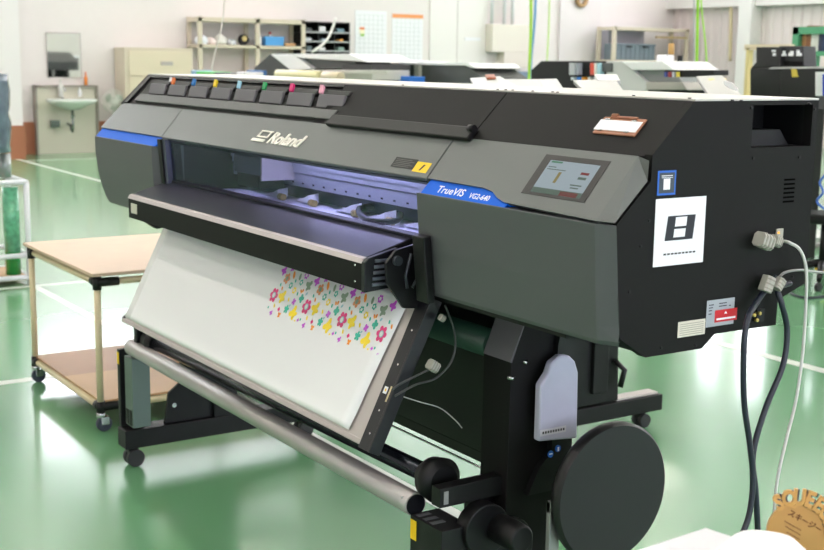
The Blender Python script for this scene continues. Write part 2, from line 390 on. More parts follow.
# --- media guide plate (tilted) in local frame x, down, out
MG = slopeM((-.68,.95), (-.16,-.33))
g = MB(); g.box(-.868,.762,-.357,.03,-.012,-.003, M=MG)
g = g.build('media_guide', mat('guide_satin', '#c0b9b6', .35, .5), P, .001)
MB().box(-.885,.80,-.366,-.352,-.03,-.001, M=MG).build('guide_lower_edge', M_strip, g, .002)
r = MB(); r.box(.763,.812,-.372,.03,-.028,.002, M=MG); r.box(.812,.820,-.372,.03,-.028,.006, M=MG)
r = r.build('guide_side_rail', M_dnavy, P, .001)
m = MB(); m.box(.774,.789,-.228,-.21,.002,.0028, M=MG); m.box(.7795,.785,-.222,-.215,.0028,.0032,1, M=MG); m.box(.797,.803,-.245,-.205,.002,.0028,2, M=MG)
m.build('caution_label', [M_paper, M_yel, mat('label_tan','#c9bd96',.6)], r)
m = MB()
for s in (.06,.15,.27,.33): m.cyl(MG@V((.79,-s,.001)), MG@V((.79,-s,.0035)), .0028, 8)
m.build('rail_screws', M_steel, r)
k = MB(); k.cyl(MG@V((-.905,-.352,-.02)), MG@V((-.885,-.352,-.02)), .014, 14); k.build('guide_end_knob', M_blk3, P)

# --- lower front panel, body underside, stand
m = MB(); m.prism([(-.45,.53),(-.45,.962),(-.20,.962),(-.20,.9),(-.43,.88),(-.43,.53)], -.98, .86)
m.build('lower_panel', M_blk3, P)
m = MB(); m.prism([(-.655,.972),(-.655,.992),(-.45,.985),(-.45,.955),(-.55,.955)], -1.0, 1.3); m.build('under_beam', M_blk2, P)
m = MB(); m.box(-1.10,1.0,-.37,-.33,.455,.487); m.build('cross_beam', M_blk2, P, .003)
m = MB(); m.cyl((-1.05,-.38,.447),(.80,-.38,.447),.0035,8); m.build('cross_rod', M_steel, P)
# media roll glimpsed at the back, a green reflection put into its colour
ro = MB().cyl((-.3,-.515,.855),(.87,-.515,.855),.036,28).build('rear_media_roll', M_darkgreen, P)
# rear gas strip: right leg column with slanted grey cap
c = MB(); c.prism([(-.555,.20),(-.55,.838),(-.514,.925),(-.39,.95),(-.39,.20)], .872, .982)
leg = c.build('leg_column', M_black, P, .002)
MB().loft([[V((x,-.5515,.838)),V((x,-.5155,.925)),V((x,-.512,.923)),V((x,-.547,.836))] for x in (.872,.982)]).build('column_cap', M_door, leg)
m = MB(); m.prism([(-.47,.56),(-.43,.60),(-.42,.87),(-.40,.95),(-.365,.95),(-.365,.50),(-.5,.50)], .982, 1.0); m.build('bottle_bracket', M_blk3, leg)
m = MB()
for y, z in ((-.545,.80),(-.505,.835)): m.cyl((.975,y-.008,z),(.99,y,z),.006,10)
m.build('column_screws', M_steel, leg)
bt = MB()
yz = [(-.492,.643),(-.492,.783),(-.470,.810),(-.460,.836),(-.432,.850),(-.405,.847),(-.386,.83),(-.374,.80),(-.370,.632)]
bt = MB().prism(yz, 1.002, 1.026).build('waste_ink_bottle', M_bottle, P, .006, 3)
m = MB(); m.box(1.0262,1.0268,-.490,-.409,.656,.672)
for i in range(9): m.box(1.0268,1.027,-.483+i*.008,-.478+i*.008,.661,.667,1)
m.build('bottle_label', [mat('label_white','#cfcfd6',.6), M_ink], bt)
m = MB()
for y in (-.434,-.411): m.cyl((1.0005,y,.596+(y+.434)*.45),(1.0025,y,.596+(y+.434)*.45),.0088,20)
st = m.build('round_sticker', M_sblue, leg)
m = MB(); m.box(1.0026,1.003,-.439,-.429,.595,.598); m.box(1.0026,1.003,-.413,-.408,.600,.610); m.build('sticker_mark', M_paper, st)
# brace structure at the back of the leg, feet, casters
def caster(name, x, y, par, r=.034, h=.078, lb=None):
    c = MB(); c.box(x-.014,x+.014,y-.018,y+.018,r+.01,h); c.cyl((x,y,h-.01),(x,y,h),.016,12)
    c = c.build(name, M_blk2, par, .003)
    for sx in (-1, 1): MB().cyl((x+sx*.015-.007*sx,y+.006,r),(x+sx*.03,y+.006,r),r,22).build('wheel', M_rub, c, .003)
    return c
for sx, x in ((-1,-1.12),(1,.95)):
    f = MB(); f.box(x-.042,x+.042,-.765,.05,.078,.150)
    f = f.build('stand_foot', M_blk2, P, .003)
    caster('caster', x, -.725, f); caster('caster', x, .01, f)
c = MB(); c.prism([(-.40,.15),(-.40,.95),(-.30,.95),(-.30,.15)], -1.17,-1.08); c.build('leg_column', M_blk2, P, .003)
m = MB(); m.prism([(-.60,.15),(-.58,.27),(-.50,.33),(-.40,.25),(-.38,.15)], -1.115,-1.10)
m.prism([(-.53,.15),(-.38,.36),(-.30,.36),(-.30,.15)], -1.165,-1.15); m.build('foot_gusset', M_blk2, P, .002)
MB().cyl((-1.06,-.47,.40),(-.99,-.47,.40),.085,28).build('media_flange', M_blk3, P, .004)
m = MB(); m.cyl((-1.115,-.56,.22),(-1.095,-.56,.22),.009,12); m.build('gusset_bolt', M_steel, P)

# --- take-up unit: silver tension pipe, black shaft, uprights, motor side
u = MB(); u.box(-1.125,-1.045,-.745,-.675,.168,.435); u = u.build('take_up_upright', mat('upright_greygreen','#66736f',.35,.5), P, .002)
m = MB(); m.box(-1.115,-1.09,-.747,-.7455,.175,.232); m.box(-1.08,-1.055,-.747,-.7455,.175,.232); m.build('upright_opening', M_blk3, u)
m = MB(); m.box(-1.175,-1.15,-.755,-.66,.15,.452); m = m.build('take_up_side_cover', M_blk2, P, .002)
MB().box(-1.172,-1.153,-.757,-.7555,.395,.44).build('warning_label', M_yel, m)
tp = MB().cyl((-1.095,-.725,.470),(.842,-.725,.470),.0295,36).build('tension_pipe', M_silver, P)
m = MB(); m.cyl((.842,-.725,.470),(.844,-.725,.470),.0265,28); m.build('pipe_bore', M_dnavy, tp)
m = MB()
for a in (.6,2.4): m.cyl((.82,-.725-.0285*math.cos(a),.470+.0285*math.sin(a)),(.82,-.725-.0315*math.cos(a),.470+.0315*math.sin(a)),.003,8)
m.build('pipe_rivets', M_steel, tp)
MB().cyl((-.95,-.69,.512),(.83,-.67,.530),.024,28).build('take_up_shaft', mat('shaft_black','#2c2e34',.16,.7), P)
m = MB(); m.tube([(.80,-.672,.529),(.83,-.672,.529),(.832,-.672,.529),(.872,-.67,.53),(.874,-.67,.53),(.885,-.67,.53)],[.03,.036,.052,.058,.044,.04],28)
m.build('roll_flange', M_blk3, P)
m = MB(); m.tube([(-1.02,-.69,.511),(-.97,-.69,.511),(-.96,-.69,.511),(-.935,-.69,.511)],[.032,.036,.04,.028],24); m.build('roll_flange', M_blk3, P)
m = MB(); m.box(-1.06,-1.03,-.73,-.56,.48,.56); m.build('shaft_holder', M_blk3, P, .003)
hb = MB()
hb.prism([(-.735,.500),(-.735,.548),(-.30,.552),(-.30,.500)], .925, .962)
hb = hb.build('shaft_support_beam', M_blk2, P, .002)
m = MB(); m.box(.962,.9635,-.725,-.712,.508,.54); m.build('beam_tag', mat('tag_grey','#8a8b8c',.4), hb)
m = MB(); m.prism([(-.62,.15),(-.62,.50),(-.34,.505),(-.34,.15)], .90,.93); m.build('take_up_frame', M_blk3, P)
b = MB(); b.box(.85,.985,-.745,-.66,.15,.452); b = b.build('take_up_motor_box', M_blk2, P, .002)
MB().box(.853,.878,-.7465,-.7455,.392,.442).build('warning_label', M_yel, b)
m = MB()
for i in range(3): m.box(.862+i*.03,.878+i*.03,-.738,-.70,.4522,.4530)
m.build('box_vents', mat('vent_grey','#55565a',.4), b)
gh = MB(); gh.tube([(.955,-.62,.435),(1.0,-.62,.435)],.065,28); gh.tube([(.955,-.55,.37),(.99,-.55,.37)],.08,28); gh = gh.build('gear_housing', M_blk3, P, .003)
MB().tube([(1.0,-.585,.435),(1.05,-.585,.435),(1.085,-.585,.435),(1.09,-.585,.435)],[.036,.036,.034,.029],26).build('motor', M_blk2, gh)

# --- stickers on the side
X1 = 1.4745
def stick(name, y0, y1, z0, z1, m_, t=.0007, x=X1): return MB().box(x, x+t, y0, y1, z0, z1).build(name, m_, P)
s = stick('blue_sticker', -.583,-.533,1.289,1.338, M_sblue)
MB().box(X1+.0007,X1+.001,-.579,-.537,1.293,1.334).build('sticker_face', M_grb, s)
MB().box(X1+.001,X1+.0013,-.567,-.549,1.300,1.322).build('sticker_white_square', M_paper, s)
m = MB(); m.box(X1+.001,X1+.0013,-.573,-.543,1.327,1.3285); m.box(X1+.001,X1+.0013,-.573,-.543,1.3235,1.3245); m.build('sticker_text', M_paper, s)
s = MB().box(X1,X1+.001,-.585,-.444,1.145,1.282).build('paper_sign', M_paper, P)
m = MB(); x = X1+.0013
def yzq(ys, mi=0, dx=0): m.add([(x+dx,y,z) for y,z in ys],[tuple(range(len(ys)))],mi)
yzq([(-.557,1.196),(-.478,1.196),(-.472,1.246),(-.55,1.246)])
yzq([(-.533,1.202),(-.501,1.202),(-.499,1.219),(-.531,1.219)],1,.0002); yzq([(-.530,1.224),(-.498,1.224),(-.496,1.243),(-.528,1.243)],1,.0002)
for i in range(9):
    y = -.558+i*.0103; yzq([(y,1.167),(y+.0075,1.167),(y+.0078,1.1705),(y+.0003,1.1705)])
m.build('sign_print', [M_ink, M_paper], s)
s = stick('rating_plate', -.424,-.341,1.004,1.061, mat('plate_silver','#a9adb5',.35,.3))
MB().box(X1+.0007,X1+.0012,-.399,-.332,1.012,1.038).build('red_warning_label', M_red, s)
m = MB(); x = X1+.0014
for z, y0, y1 in [(1.052,-.418,-.404),(1.046,-.418,-.406),(1.040,-.418,-.408),(1.033,-.418,-.409),(1.053,-.388,-.365),(1.047,-.388,-.365),(1.046,-.358,-.352)]: m.box(x-.0006,x-.0004,y0,y1,z-.002,z)
m.build('plate_text', M_ink, s)
m = MB(); m.box(x,x+.0002,-.394,-.337,1.0165,1.0205); m.add([(x,-.372,1.0285),(x,-.362,1.0285),(x,-.367,1.0345)],[(0,1,2)]); m.build('red_label_text', M_paper, s)
s = stick('cream_label', -.505,-.426,.991,1.024, mat('label_cream','#cfcabc',.6))
m = MB()
for i in range(6): m.box(X1+.0007,X1+.0009,-.500,-.431,.995+i*.0045,.9962+i*.0045)
m.build('label_lines', mat('line_grey','#8d897c',.6), s)
sk = MB(); sk.box(X1-.003,X1+.004,-.272,-.248,1.0,1.028); sk.build('power_inlet', M_blk3, P)
m = MB()
for y,z in ((-.285,1.018),(-.275,1.006),(-.268,1.02)): m.cyl((X1+.002,y,z),(X1+.010,y,z),.004,8)
m.build('inlet_screws', M_gold, P)
stick('network_port', -.225,-.205,1.172,1.200, M_ferr, .004)
m = MB(); m.box(X1+.004,X1+.0046,-.223,-.217,1.190,1.194,0); m.box(X1+.004,X1+.0046,-.223,-.217,1.177,1.181,1)
m.build('port_light', [mat('orange_led','#d88a20',.5,emit='#ff9a20',es=1), mat('green_led','#7ad020',.5,emit='#90ff20',es=1.5)], P)

# ================================================================== hanging vinyl with print
MV = MG
v = MB(); secs = []
for j in range(25):
    s = -.02+j*(.345+.02)/24
    secs.append([V((x, -s, .0012+.002*math.sin(s*9)*(0 if x < .7 else 1)+(.004*max(0, s-.30)*10))) for x in [-.865+i*(1.592-.028*max(0,s)/.345)/30 for i in range(31)]])
v.loft(secs, 0, True, False, MV, closed=False)
sheet = v.build('vinyl_sheet', M_vinyl, None)
tag(sheet, 'glossy white vinyl sheet hanging from the big printer, printed with flowers at upper right', 'sheet')
sol = sheet.modifiers.new('thick', 'SOLIDIFY'); sol.thickness = .0005; sol.offset = -1
cols = {'pink':'#ee2a80','yellow':'#ffe012','teal':'#28b89e','purple':'#cc50d8','orange':'#ff9a22','orfl':'#e8935a','grey':'#86a088','white':'#e6e6e6','lblue':'#8fc3cf'}
ck = list(cols); pm = [mat('print_'+c, cols[c], .28, coat=.4) for c in ck]
pr = MB(); zc = [0]
def blob(cx, cs, pts, c):
    h = .0022+zc[0]; pr.add([(cx+a, -(cs)+b, h) for a, b in pts], [tuple(range(len(pts)))], ck.index(c), False, MV)
def flower(cx, cs, R, n, c, inner=None, w=.35, rot=0):
    if n:
        pts = []
        for k in range(n*8):
            t = 2*math.pi*k/(n*8); rr = R*(1-w*(1-abs(math.cos((t)*n/2))**.8)); pts.append((rr*math.cos(t+rot), rr*math.sin(t+rot)))
        blob(cx, cs, pts, c)
    if inner:
        zc[0] += .0003; blob(cx, cs, [(R*.42*math.cos(2*math.pi*k/14), R*.42*math.sin(2*math.pi*k/14)) for k in range(14)], inner); zc[0] = 0
def ell(cx, cs, a, b, th, c): blob(cx, cs, [(a*math.cos(t)*math.cos(th)-b*math.sin(t)*math.sin(th), a*math.cos(t)*math.sin(th)+b*math.sin(t)*math.cos(th)) for t in [2*math.pi*k/12 for k in range(12)]], c)
def fly(cx, cs, R, c, th=0):
    for i, (dx, dy, a, b, t) in enumerate([(-.45,.35,.55,.38,2.4),(.45,.35,.55,.38,.7),(-.3,-.4,.45,.3,-2.2),(.35,-.4,.4,.28,-.8),(0,0,.25,.7,0)]):
        zc[0] = .00004*i
        x = dx*math.cos(th)-dy*math.sin(th); y = dx*math.sin(th)+dy*math.cos(th); ell(cx+x*R, cs-y*R, a*R, b*R, t+th, c)
    zc[0] = 0
_f, _e = flower, fly
def flower(cx, cs, R_, *a, **k): _f(cx, cs, R_*1.1, *a, **k)
def fly(cx, cs, R_, *a, **k): _e(cx, cs, R_*1.1, *a, **k)
def inb(x, s): return .052+.1*s < x < .706 and -.01 < s < .152
T = .198
for k in range(-1, 5):
    o = k*T
    def I(f, x, s, *a, **kw):
        if inb(x+o, s): f(x+o, s, *a, **kw)
    I(flower,.276,.094,.021,6,'pink','lblue'); zc[0] = .0005; I(flower,.276,.094,.015,0,'pink','white'); zc[0] = 0
    I(fly,.325,.092,.019,'yellow',.5); I(fly,.222,.124,.020,'yellow',.9)
    I(flower,.177,.120,.0125,5,'teal',None,.5,.3); I(flower,.2,.093,.010,4,'purple',None,.5,.5); I(flower,.233,.077,.0125,4,'teal',None,.45,.2)
    I(flower,.334,.128,.006,4,'pink',None,.3); I(fly,.348,.143,.0085,'orange'); I(fly,.300,.146,.008,'purple',.5)
    I(flower,.310,.036,.016,5,'orfl','grey',.4); I(flower,.346,.052,.010,6,'teal','white'); I(flower,.375,.062,.010,6,'yellow','white')
    I(fly,.244,.037,.016,'grey',.3); I(fly,.278,.018,.014,'purple',.6); I(ell,.341,.020,.006,.013,.5,'orange'); I(flower,.211,.010,.011,6,'purple','white')
    I(flower,.198,.034,.009,5,'teal','white'); I(fly,.318,.002,.012,'purple',.2); I(ell,.289,.059,.004,.006,.4,'teal'); I(ell,.306,.068,.004,.007,.5,'orange')
    I(ell,.366,.092,.004,.007,.6,'yellow'); I(ell,.4,.068,.004,.006,.3,'teal'); I(ell,.414,.058,.004,.007,.8,'orange'); I(ell,.302,.123,.004,.007,.5,'yellow')
    I(flower,.26,.137,.005,4,'purple',None,.4); I(ell,.272,.133,.004,.004,0,'teal'); I(ell,.245,.142,.004,.003,0,'yellow'); I(ell,.385,.107,.005,.003,.6,'lblue'); I(ell,.25,.06,.006,.004,.9,'lblue')
    I(ell,.225,.055,.004,.006,0,'orange'); I(ell,.362,.035,.004,.006,.3,'teal'); I(ell,.378,.02,.006,.011,.2,'grey'); I(ell,.29,-.002,.006,.004,.3,'orange'); I(ell,.33,.075,.003,.006,.8,'lblue')
pr = pr.build('printed_flowers', pm, sheet)

# ================================================================== things on / at the printer
c = thing('clipboard', 'brown clipboard with white paper lying on the black slope of the big printer', 'clipboard', tuple(MT@V((1.33,-.068,0))))
m = MB(); m.box(1.262,1.390,-.108,-.060,.001,.005, M=MT); m.build('board', mat('board_brown','#a06a4e',.4), c, .0035)
m = MB(); m.box(1.260,1.386,-.099,-.070,.005,.0062, M=MT); m.build('paper', M_paper, c)
m = MB(); m.box(1.285,1.365,-.065,-.058,.005,.008, M=MT); m.box(1.285,1.305,-.062,-.054,.005,.010, M=MT); m.build('clip', mat('clip_brown','#8a5238',.3,.3), c, .002)
m = MB()
for x, s in ((1.28,.068),(1.36,.068),(1.28,.100),(1.36,.100)): m.cyl(MT@V((x-.007,-s,.006)), MT@V((x+.007,-s,.006)), .0018, 8)
m.build('clip_pin', M_steel, c)
def cable(name, pts, r, m_, label, cat='cable', group=None, n=8):
    return tag(MB().tube(smooth_path(pts, n), r, 10).build(name, m_), label, cat, group)
x = X1
A = lambda px, py, xx: at(px, py, 'x', xx)
cable('power_cord', [A(776,277,1.485),A(765,290,1.492),A(755,305,1.50),A(748,318,1.52),A(744,345,1.53),A(744,400,1.53),A(750,445,1.535),A(753,480,1.54),A(749,515,1.545),A(738,545,1.55),A(722,590,1.55)], .0065, M_navy, 'black power cord dropping from the printer side inlet, curling left at its foot')
cable('power_cord', [A(790,283,1.482),A(778,289,1.49),A(782,305,1.50),A(787,330,1.50),A(783,365,1.505),A(765,410,1.51),A(753,455,1.515),A(756,495,1.52),A(759,560,1.52),A(760,600,1.52)], .0065, M_navy, 'black power cord bowing right then crossing the other one')
cable('network_cable', [A(783,241,1.478),A(790,243,1.50),A(800,250,1.51),A(806,268,1.512),A(806,300,1.512),A(803,350,1.515),A(796,400,1.52),A(785,445,1.525),A(776,490,1.53),A(772,560,1.53)], .0035, mat('cable_white','#c9c8c4',.45), 'pale grey network cable plugged into the side of the big printer')
cable('thin_cable', [A(775,283,1.482),A(784,273,1.50),A(800,270,1.50),at(815,272,'x',1.45),at(835,273,'x',1.42)], .003, mat('cable_grey','#8a8a88',.45), 'thin grey cable running right past the rear edge of the big printer')
# ferrite clips
def ferrite(px, py, xx, label, r=.014, l=.034, ang=.5):
    p = A(px, py, xx); t = thing('ferrite_core', label, 'cable clip', tuple(p), 'grey ferrite cores on the printer cables')
    d = V((.0, math.cos(ang), math.sin(ang)))*l*.5
    b_ = MB(); q = V((0, -math.sin(ang), math.cos(ang)))
    secs = []
    for sgn in (-1, 1):
        cc = p+d*sgn; secs.append([cc+q*r*a+V((1,0,0))*r*b for a, b in ((1,.6),(.6,1),(-.6,1),(-1,.6),(-1,-.6),(-.6,-1),(.6,-1),(1,-.6))])
    b_.loft(secs); b_.build('shell', M_ferr, t, .0015)
    m_ = MB()
    for k in (-.3, 0, .3):
        cc = p+d*2*k; m_.loft([[cc+d*.1*sg+q*r*1.06*a+V((1,0,0))*r*1.06*b for a, b in ((1,.6),(.6,1),(-.6,1),(-1,.6))] for sg in (-1, 1)], cap=True)
    m_.build('rib', mat('ferrite_rib','#8e8b80',.6), t); return t
ferrite(764,241,1.50,'grey ferrite core beside the network plug on the printer side', .016, .036, -.35)
ferrite(776,241,1.50,'small grey ferrite core between larger core and network plug', .012, .02, -.35)
ferrite(767,284,1.50,'grey ferrite core clamped on the upper part of the power cords', .013, .034, 1.15)
ferrite(779,284,1.505,'grey ferrite core around power cord nearest the rear edge', .010, .026, .9)
Bf = lambda px, py, xx=.84: at(px, py, 'x', xx)
cable('sensor_cable', [Bf(445,305),Bf(455,335),Bf(452,360),Bf(436,378),Bf(415,385),Bf(395,396)], .0028, mat('cable_dark','#3b3c3b',.4), 'dark thin cable looping beside the guide rail of the big printer')
cable('sensor_cable', [Bf(432,368),Bf(418,375),Bf(400,384),Bf(392,390)], .0028, MATS['cable_dark'], 'short dark cable leaving the ferrite core beside the guide rail')
cable('loose_wire', [Bf(398,395,.80),Bf(420,402,.80),Bf(440,408,.80),Bf(455,420,.80),Bf(462,428,.80)], .0014, mat('cable_white','#c9c8c4',.45), 'thin pale wire lying slack under the body of the big printer')
ferrite(433,366,.845,'grey ferrite core beside the tilted guide rail', .013, .026, -.6)
ferrite(442,318,.845,'small pale grey ferrite core high beside the tilted guide rail', .008, .014, -.6)

# black round disc and post
dc = at(614,494,'x',1.18)
d = thing('disc_stand', 'large round black disc on a grey post beside the right leg of the big printer', 'stand', (dc.x,dc.y,0))
m = MB(); R = .172; pr_ = [(-.034,R-.012),(-.030,R-.003),(-.022,R),(-.006,R),(0,R-.006)]
secs = [[V((1.18+a, dc.y+b*math.cos(t), dc.z+b*math.sin(t))) for a, b in [(-.034,.001)]+pr_] for t in [2*math.pi*k/64 for k in range(65)]]
m.loft(secs, 0, True, False, closed=False); m.add([V((1.18,dc.y+(R-.006)*math.cos(t),dc.z+(R-.006)*math.sin(t))) for t in [2*math.pi*k/64 for k in range(64)]],[tuple(range(64))]); m.build('disc', mat('disc_black','#0b090d',.45), d)
m = MB(); m.box(1.13,1.145,dc.y-.165,dc.y-.135,.02,dc.z); m.box(1.13,1.146,dc.y-.165,dc.y+.05,dc.z-.03,dc.z); m.build('post', mat('post_grey','#8f928f',.35,.4), d, .002)
m = MB(); m.box(1.0,1.3,dc.y-.2,dc.y-.1,0,.02); m.build('base', M_blk2, d, .004)

# ================================================================== trolley table
t = thing('trolley_table', 'wooden topped trolley with cream pipe frame and casters behind the vinyl sheet', 'trolley', (-2.04,-.2,0))
x0, x1, y0, y1 = -2.52, -1.60, -.68, .26
MB().box(x0-.03,x1+.03,y0-.03,y1+.03,.660,.675).build('table_top', M_ply, t, .003)
m = MB(); m.box(x0,-2.07,y0,y1,.122,.131); sh_ = m.build('shelf_board', M_ply2, t)
m = MB(); m.box(-2.07,x1,y0,y1,.122,.131); lab(m.build('shelf_board', M_ply3, t), 'lighter tan shelf board')
r = .014
for (a, b) in ((x0,y0),(x1,y0),(x0,y1),(x1,y1)):
    l = MB().cyl((a,b,.09),(a,b,.655),r,16).build('leg', M_cream, t)
    j = MB()
    for zz in (.632,.105):
        j.cyl((a,b,zz-.03),(a,b,zz+.024),.0185,14)
        sx = 1 if a == x0 else -1; sy = 1 if b == y0 else -1
        j.cyl((a,b,zz),(a+sx*.05,b,zz),.0185,14); j.cyl((a,b,zz),(a,b+sy*.09,zz),.0185,14)
    j.build('pipe_joint', M_blk3, l)
    c = MB(); c.cyl((a,b,.062),(a,b,.082),.02,12); c.box(a-.02,a+.02,b-.004,b+.03,.03,.066)
    c = c.build('caster', M_steel, t, .002); MB().cyl((a-.012,b+.012,.033),(a+.012,b+.012,.033),.033,20).build('wheel', mat('wheel_navy','#3b4150',.5), c, .004)
for zz in (.632,.105):
    for b in (y0,y1): MB().cyl((x0,b,zz),(x1,b,zz),r,14).build('rail', M_cream, t)
    for a in (x0,x1): MB().cyl((a,y0,zz),(a,y1,zz),r,14).build('rail', M_cream, t)

# ================================================================== film roll rack at the left edge
t = thing('film_roll_rack', 'white pipe rack on a wooden base at the left edge holding film rolls', 'rack', (-5.2,-.2,0))
W_ = mat('pipe_white','#dcdde2',.35)
for (a, b) in ((-5.1,.04),(-5.1,-.62),(-5.55,.04),(-5.55,-.62)): MB().cyl((a,b,0),(a,b,.70),.02,12).build('post', W_, t)
for zz in (.05,.20,.70):
    m = MB(); m.cyl((-5.1,-.62,zz),(-5.1,.04,zz),.018,12); m.cyl((-5.55,-.62,zz),(-5.55,.04,zz),.018,12); m.cyl((-5.55,.04,zz),(-5.1,.04,zz),.018,12); m.build('rail', W_, t)
MB().box(-5.55,-5.1,-.62,.04,.03,.06).build('base_board', M_ply3, t)
def roll(x, y, z0, z1, r, m_, label, core=True):
    o = thing('film_roll', label, 'roll', (x,y,z0), 'film rolls in the rack')
    MB().cyl((x,y,z0),(x,y,z1),r,24).build('film', m_, o)
    if core: MB().cyl((x,y,z1),(x,y,z1+.02),r*.55,20).build('core', mat('core_tan','#b79a78',.6), o)
    return o
gf = mat('green_film','#129a4a',.18,coat=.5)
gr_ = roll(-5.2,-.04,.062,.66,.052,gf,'green film roll standing in the rack, its upper length wrapped in clear plastic',False)
MB().cyl((-5.2,-.04,.22),(-5.2,-.04,.662),.0545,24).build('wrapping', mat('green_wrapped','#5fae86',.2,var=.6,vscale=35,coat=.8), gr_)
roll(-5.2,-.26,.062,.68,.06,mat('clear_roll','#b6c2bd',.2,var=.2,vscale=30,coat=.6),'pale clear wrapped roll left of the green roll, at the picture edge')
roll(-5.3,-.04,.72,.88,.04,mat('silver_roll','#a9adae',.2,.4),'short silver capped roll above the top rail of the rack')
o = thing('wrapped_roll_bundle', 'dark blue grey plastic wrapped bundle above the rack at left edge', 'bundle', (-5.2,-.2,.72))
m = MB(); secs = []
for k in range(11):
    z = .90+k*.052; secs.append([V((-5.2+(.12+.02*random.random())*math.cos(a), -.155+(.12+.02*random.random())*math.sin(a), z)) for a in [2*math.pi*j/14 for j in range(14)]])
m.loft(secs, 0, True); m.build('wrapping', mat('wrap_blue','#5b6b7a',.2,var=.5,vscale=16,coat=.8), o)
MB().cyl((-5.2,-.155,.70),(-5.2,-.155,.93),.02,10).build('post', W_, o)

# ================================================================== foreground table with sign, lower right
zt = .86
q = [at(620,556,'z',zt), at(706,528,'z',zt), at(775,551,'z',zt), at(900,600,'z',zt), at(760,760,'z',zt), at(560,620,'z',zt)]
t = thing('work_table', 'white topped table corner at the bottom edge in front of the cords', 'table', (q[1].x,q[1].y,0))
ctr = sum(q, V((0,0,0)))/6
p1, p2, p3 = q[0], q[1], q[2]
e1 = (p1-p2).normalized(); e2 = (p3-p2).normalized()
far = [p2, p2+e1*.75, p2+e1*.75+e2*1.0, p2+e2*1.0]
# back edge of the top as seen: corner at p2
m = MB(); m.loft([[V((p.x,p.y,z)) for p in far] for z in (zt-.02, zt)]); m.build('table_top', mat('table_white','#d7d7dc',.5), t)
for p in far:
    pp = p + (sum(far, V((0,0,0)))/4-p)*.08; MB().cyl((pp.x,pp.y,0),(pp.x,pp.y,zt-.02),.015,12).build('leg', M_silver, t)
m = MB(); m.loft([[p2+V((0,0,.0005)), p2+e1*.3+V((0,0,.0005)), p2+e1*.3-e1.cross(V((0,0,1)))*.004+V((0,0,.0005)), p2+V((0,0,.0005))]]*2, cap=True) if False else None
# white folded cloth / paper heap
hc = at(760,551,'z',zt+.01)
o = MB(); secs = []
for k, (rr, zz) in enumerate([(.055,0),(.056,.008),(.045,.02),(.025,.027),(.004,.029)]):
    secs.append([V((hc.x+rr*1.0*math.cos(a)*(1+.1*math.sin(3*a)), hc.y+rr*1.3*math.sin(a), zt+.001+zz)) for a in [2*math.pi*j/24 for j in range(24)]])
o.loft(secs, 0, True); tag(o.build('white_cloth', M_paper), 'crumpled white cloth on the table in front of the cardboard sign', 'cloth')
# squeegee sign: cut board standing on the table, facing the camera side
sc_ = at(824,556,'y',-1.05)
fx = V((RX.x, RX.y, 0)).normalized(); tilt = math.radians(14)
sgn = thing('squeegee_sign', 'tan cut cardboard sign with raised lettering along its curved top, bottom right corner', 'sign', (sc_.x, sc_.y, zt))
depth = 1.75
def SG(px, py, dz=0):   # plane of the sign, square to the ground, facing along the table
    d = ray(px, py); nn = V((FW.x, FW.y, 0)).normalized(); o_ = CP+nn*depth
    return CP + d*((o_-CP).dot(nn)/d.dot(nn)) + nn*dz
out = []
for k in range(28):
    a = math.radians(200-k*215/27); out.append((797+30*math.cos(a), 534-31*math.sin(a)))
out += [(850,640),(775,640)]
m = MB(); bk_ = [SG(a, b, .006) for a, b in out]; fr_ = [SG(a, b, 0) for a, b in out]
m.loft([bk_, fr_]); brd = m.build('board', mat('card_tan','#b88a4c',.6,var=.06,vscale=20), sgn)
nn = V((FW.x, FW.y, 0)).normalized()
letters = 'SQUEEGEE'
rt = V((RX.x,RX.y,0)).normalized()
for i, ch in enumerate(letters):
    ang = math.radians([122,104,87,70,53,36,20,4][i]); cx = 797+31*math.cos(ang); cy = 534-32*math.sin(ang)
    p = SG(cx, cy, -.001); th = (ang-math.pi/2)*.85
    ex = rt*math.cos(th)+V((0,0,1))*math.sin(th); ey = -rt*math.sin(th)+V((0,0,1))*math.cos(th)
    Mx = frame(p, ex, ey) @ Matrix.Translation((0,-.003,0))
    text('letter_and_shadow', ch, .033, Mx @ Matrix.Translation((.0036,-.0015,-.003)), mat('letter_shadow','#2a2530',.6), sgn, .002, 0, .8, 'CENTER', .0014)  # dark offset copy of each letter, painted in as its shadow
    text('letter_and_shadow', ch, .033, Mx, mat('card_letter','#c2934f',.6), sgn, .002, 0, .8, 'CENTER', .0014)
ex = (rt*.87-V((0,0,1))*.49); ey = (rt*.49+V((0,0,1))*.87)
text('burnt_lettering', 'スキージー', .0118, frame(SG(787,514,-.0006), ex, ey), mat('burnt_brown','#6e4420',.7), brd, .0003, 0, 1.0, off=.0002)
m = MB()
for k in range(3):
    M_ = frame(SG(784+k*1,521+k*5.5,-.0006), ex, ey); m.box(0,.030-.003*k,0,.0011,-.0002,.0003, M=M_)
m.build('small_print', MATS['burnt_brown'], brd)

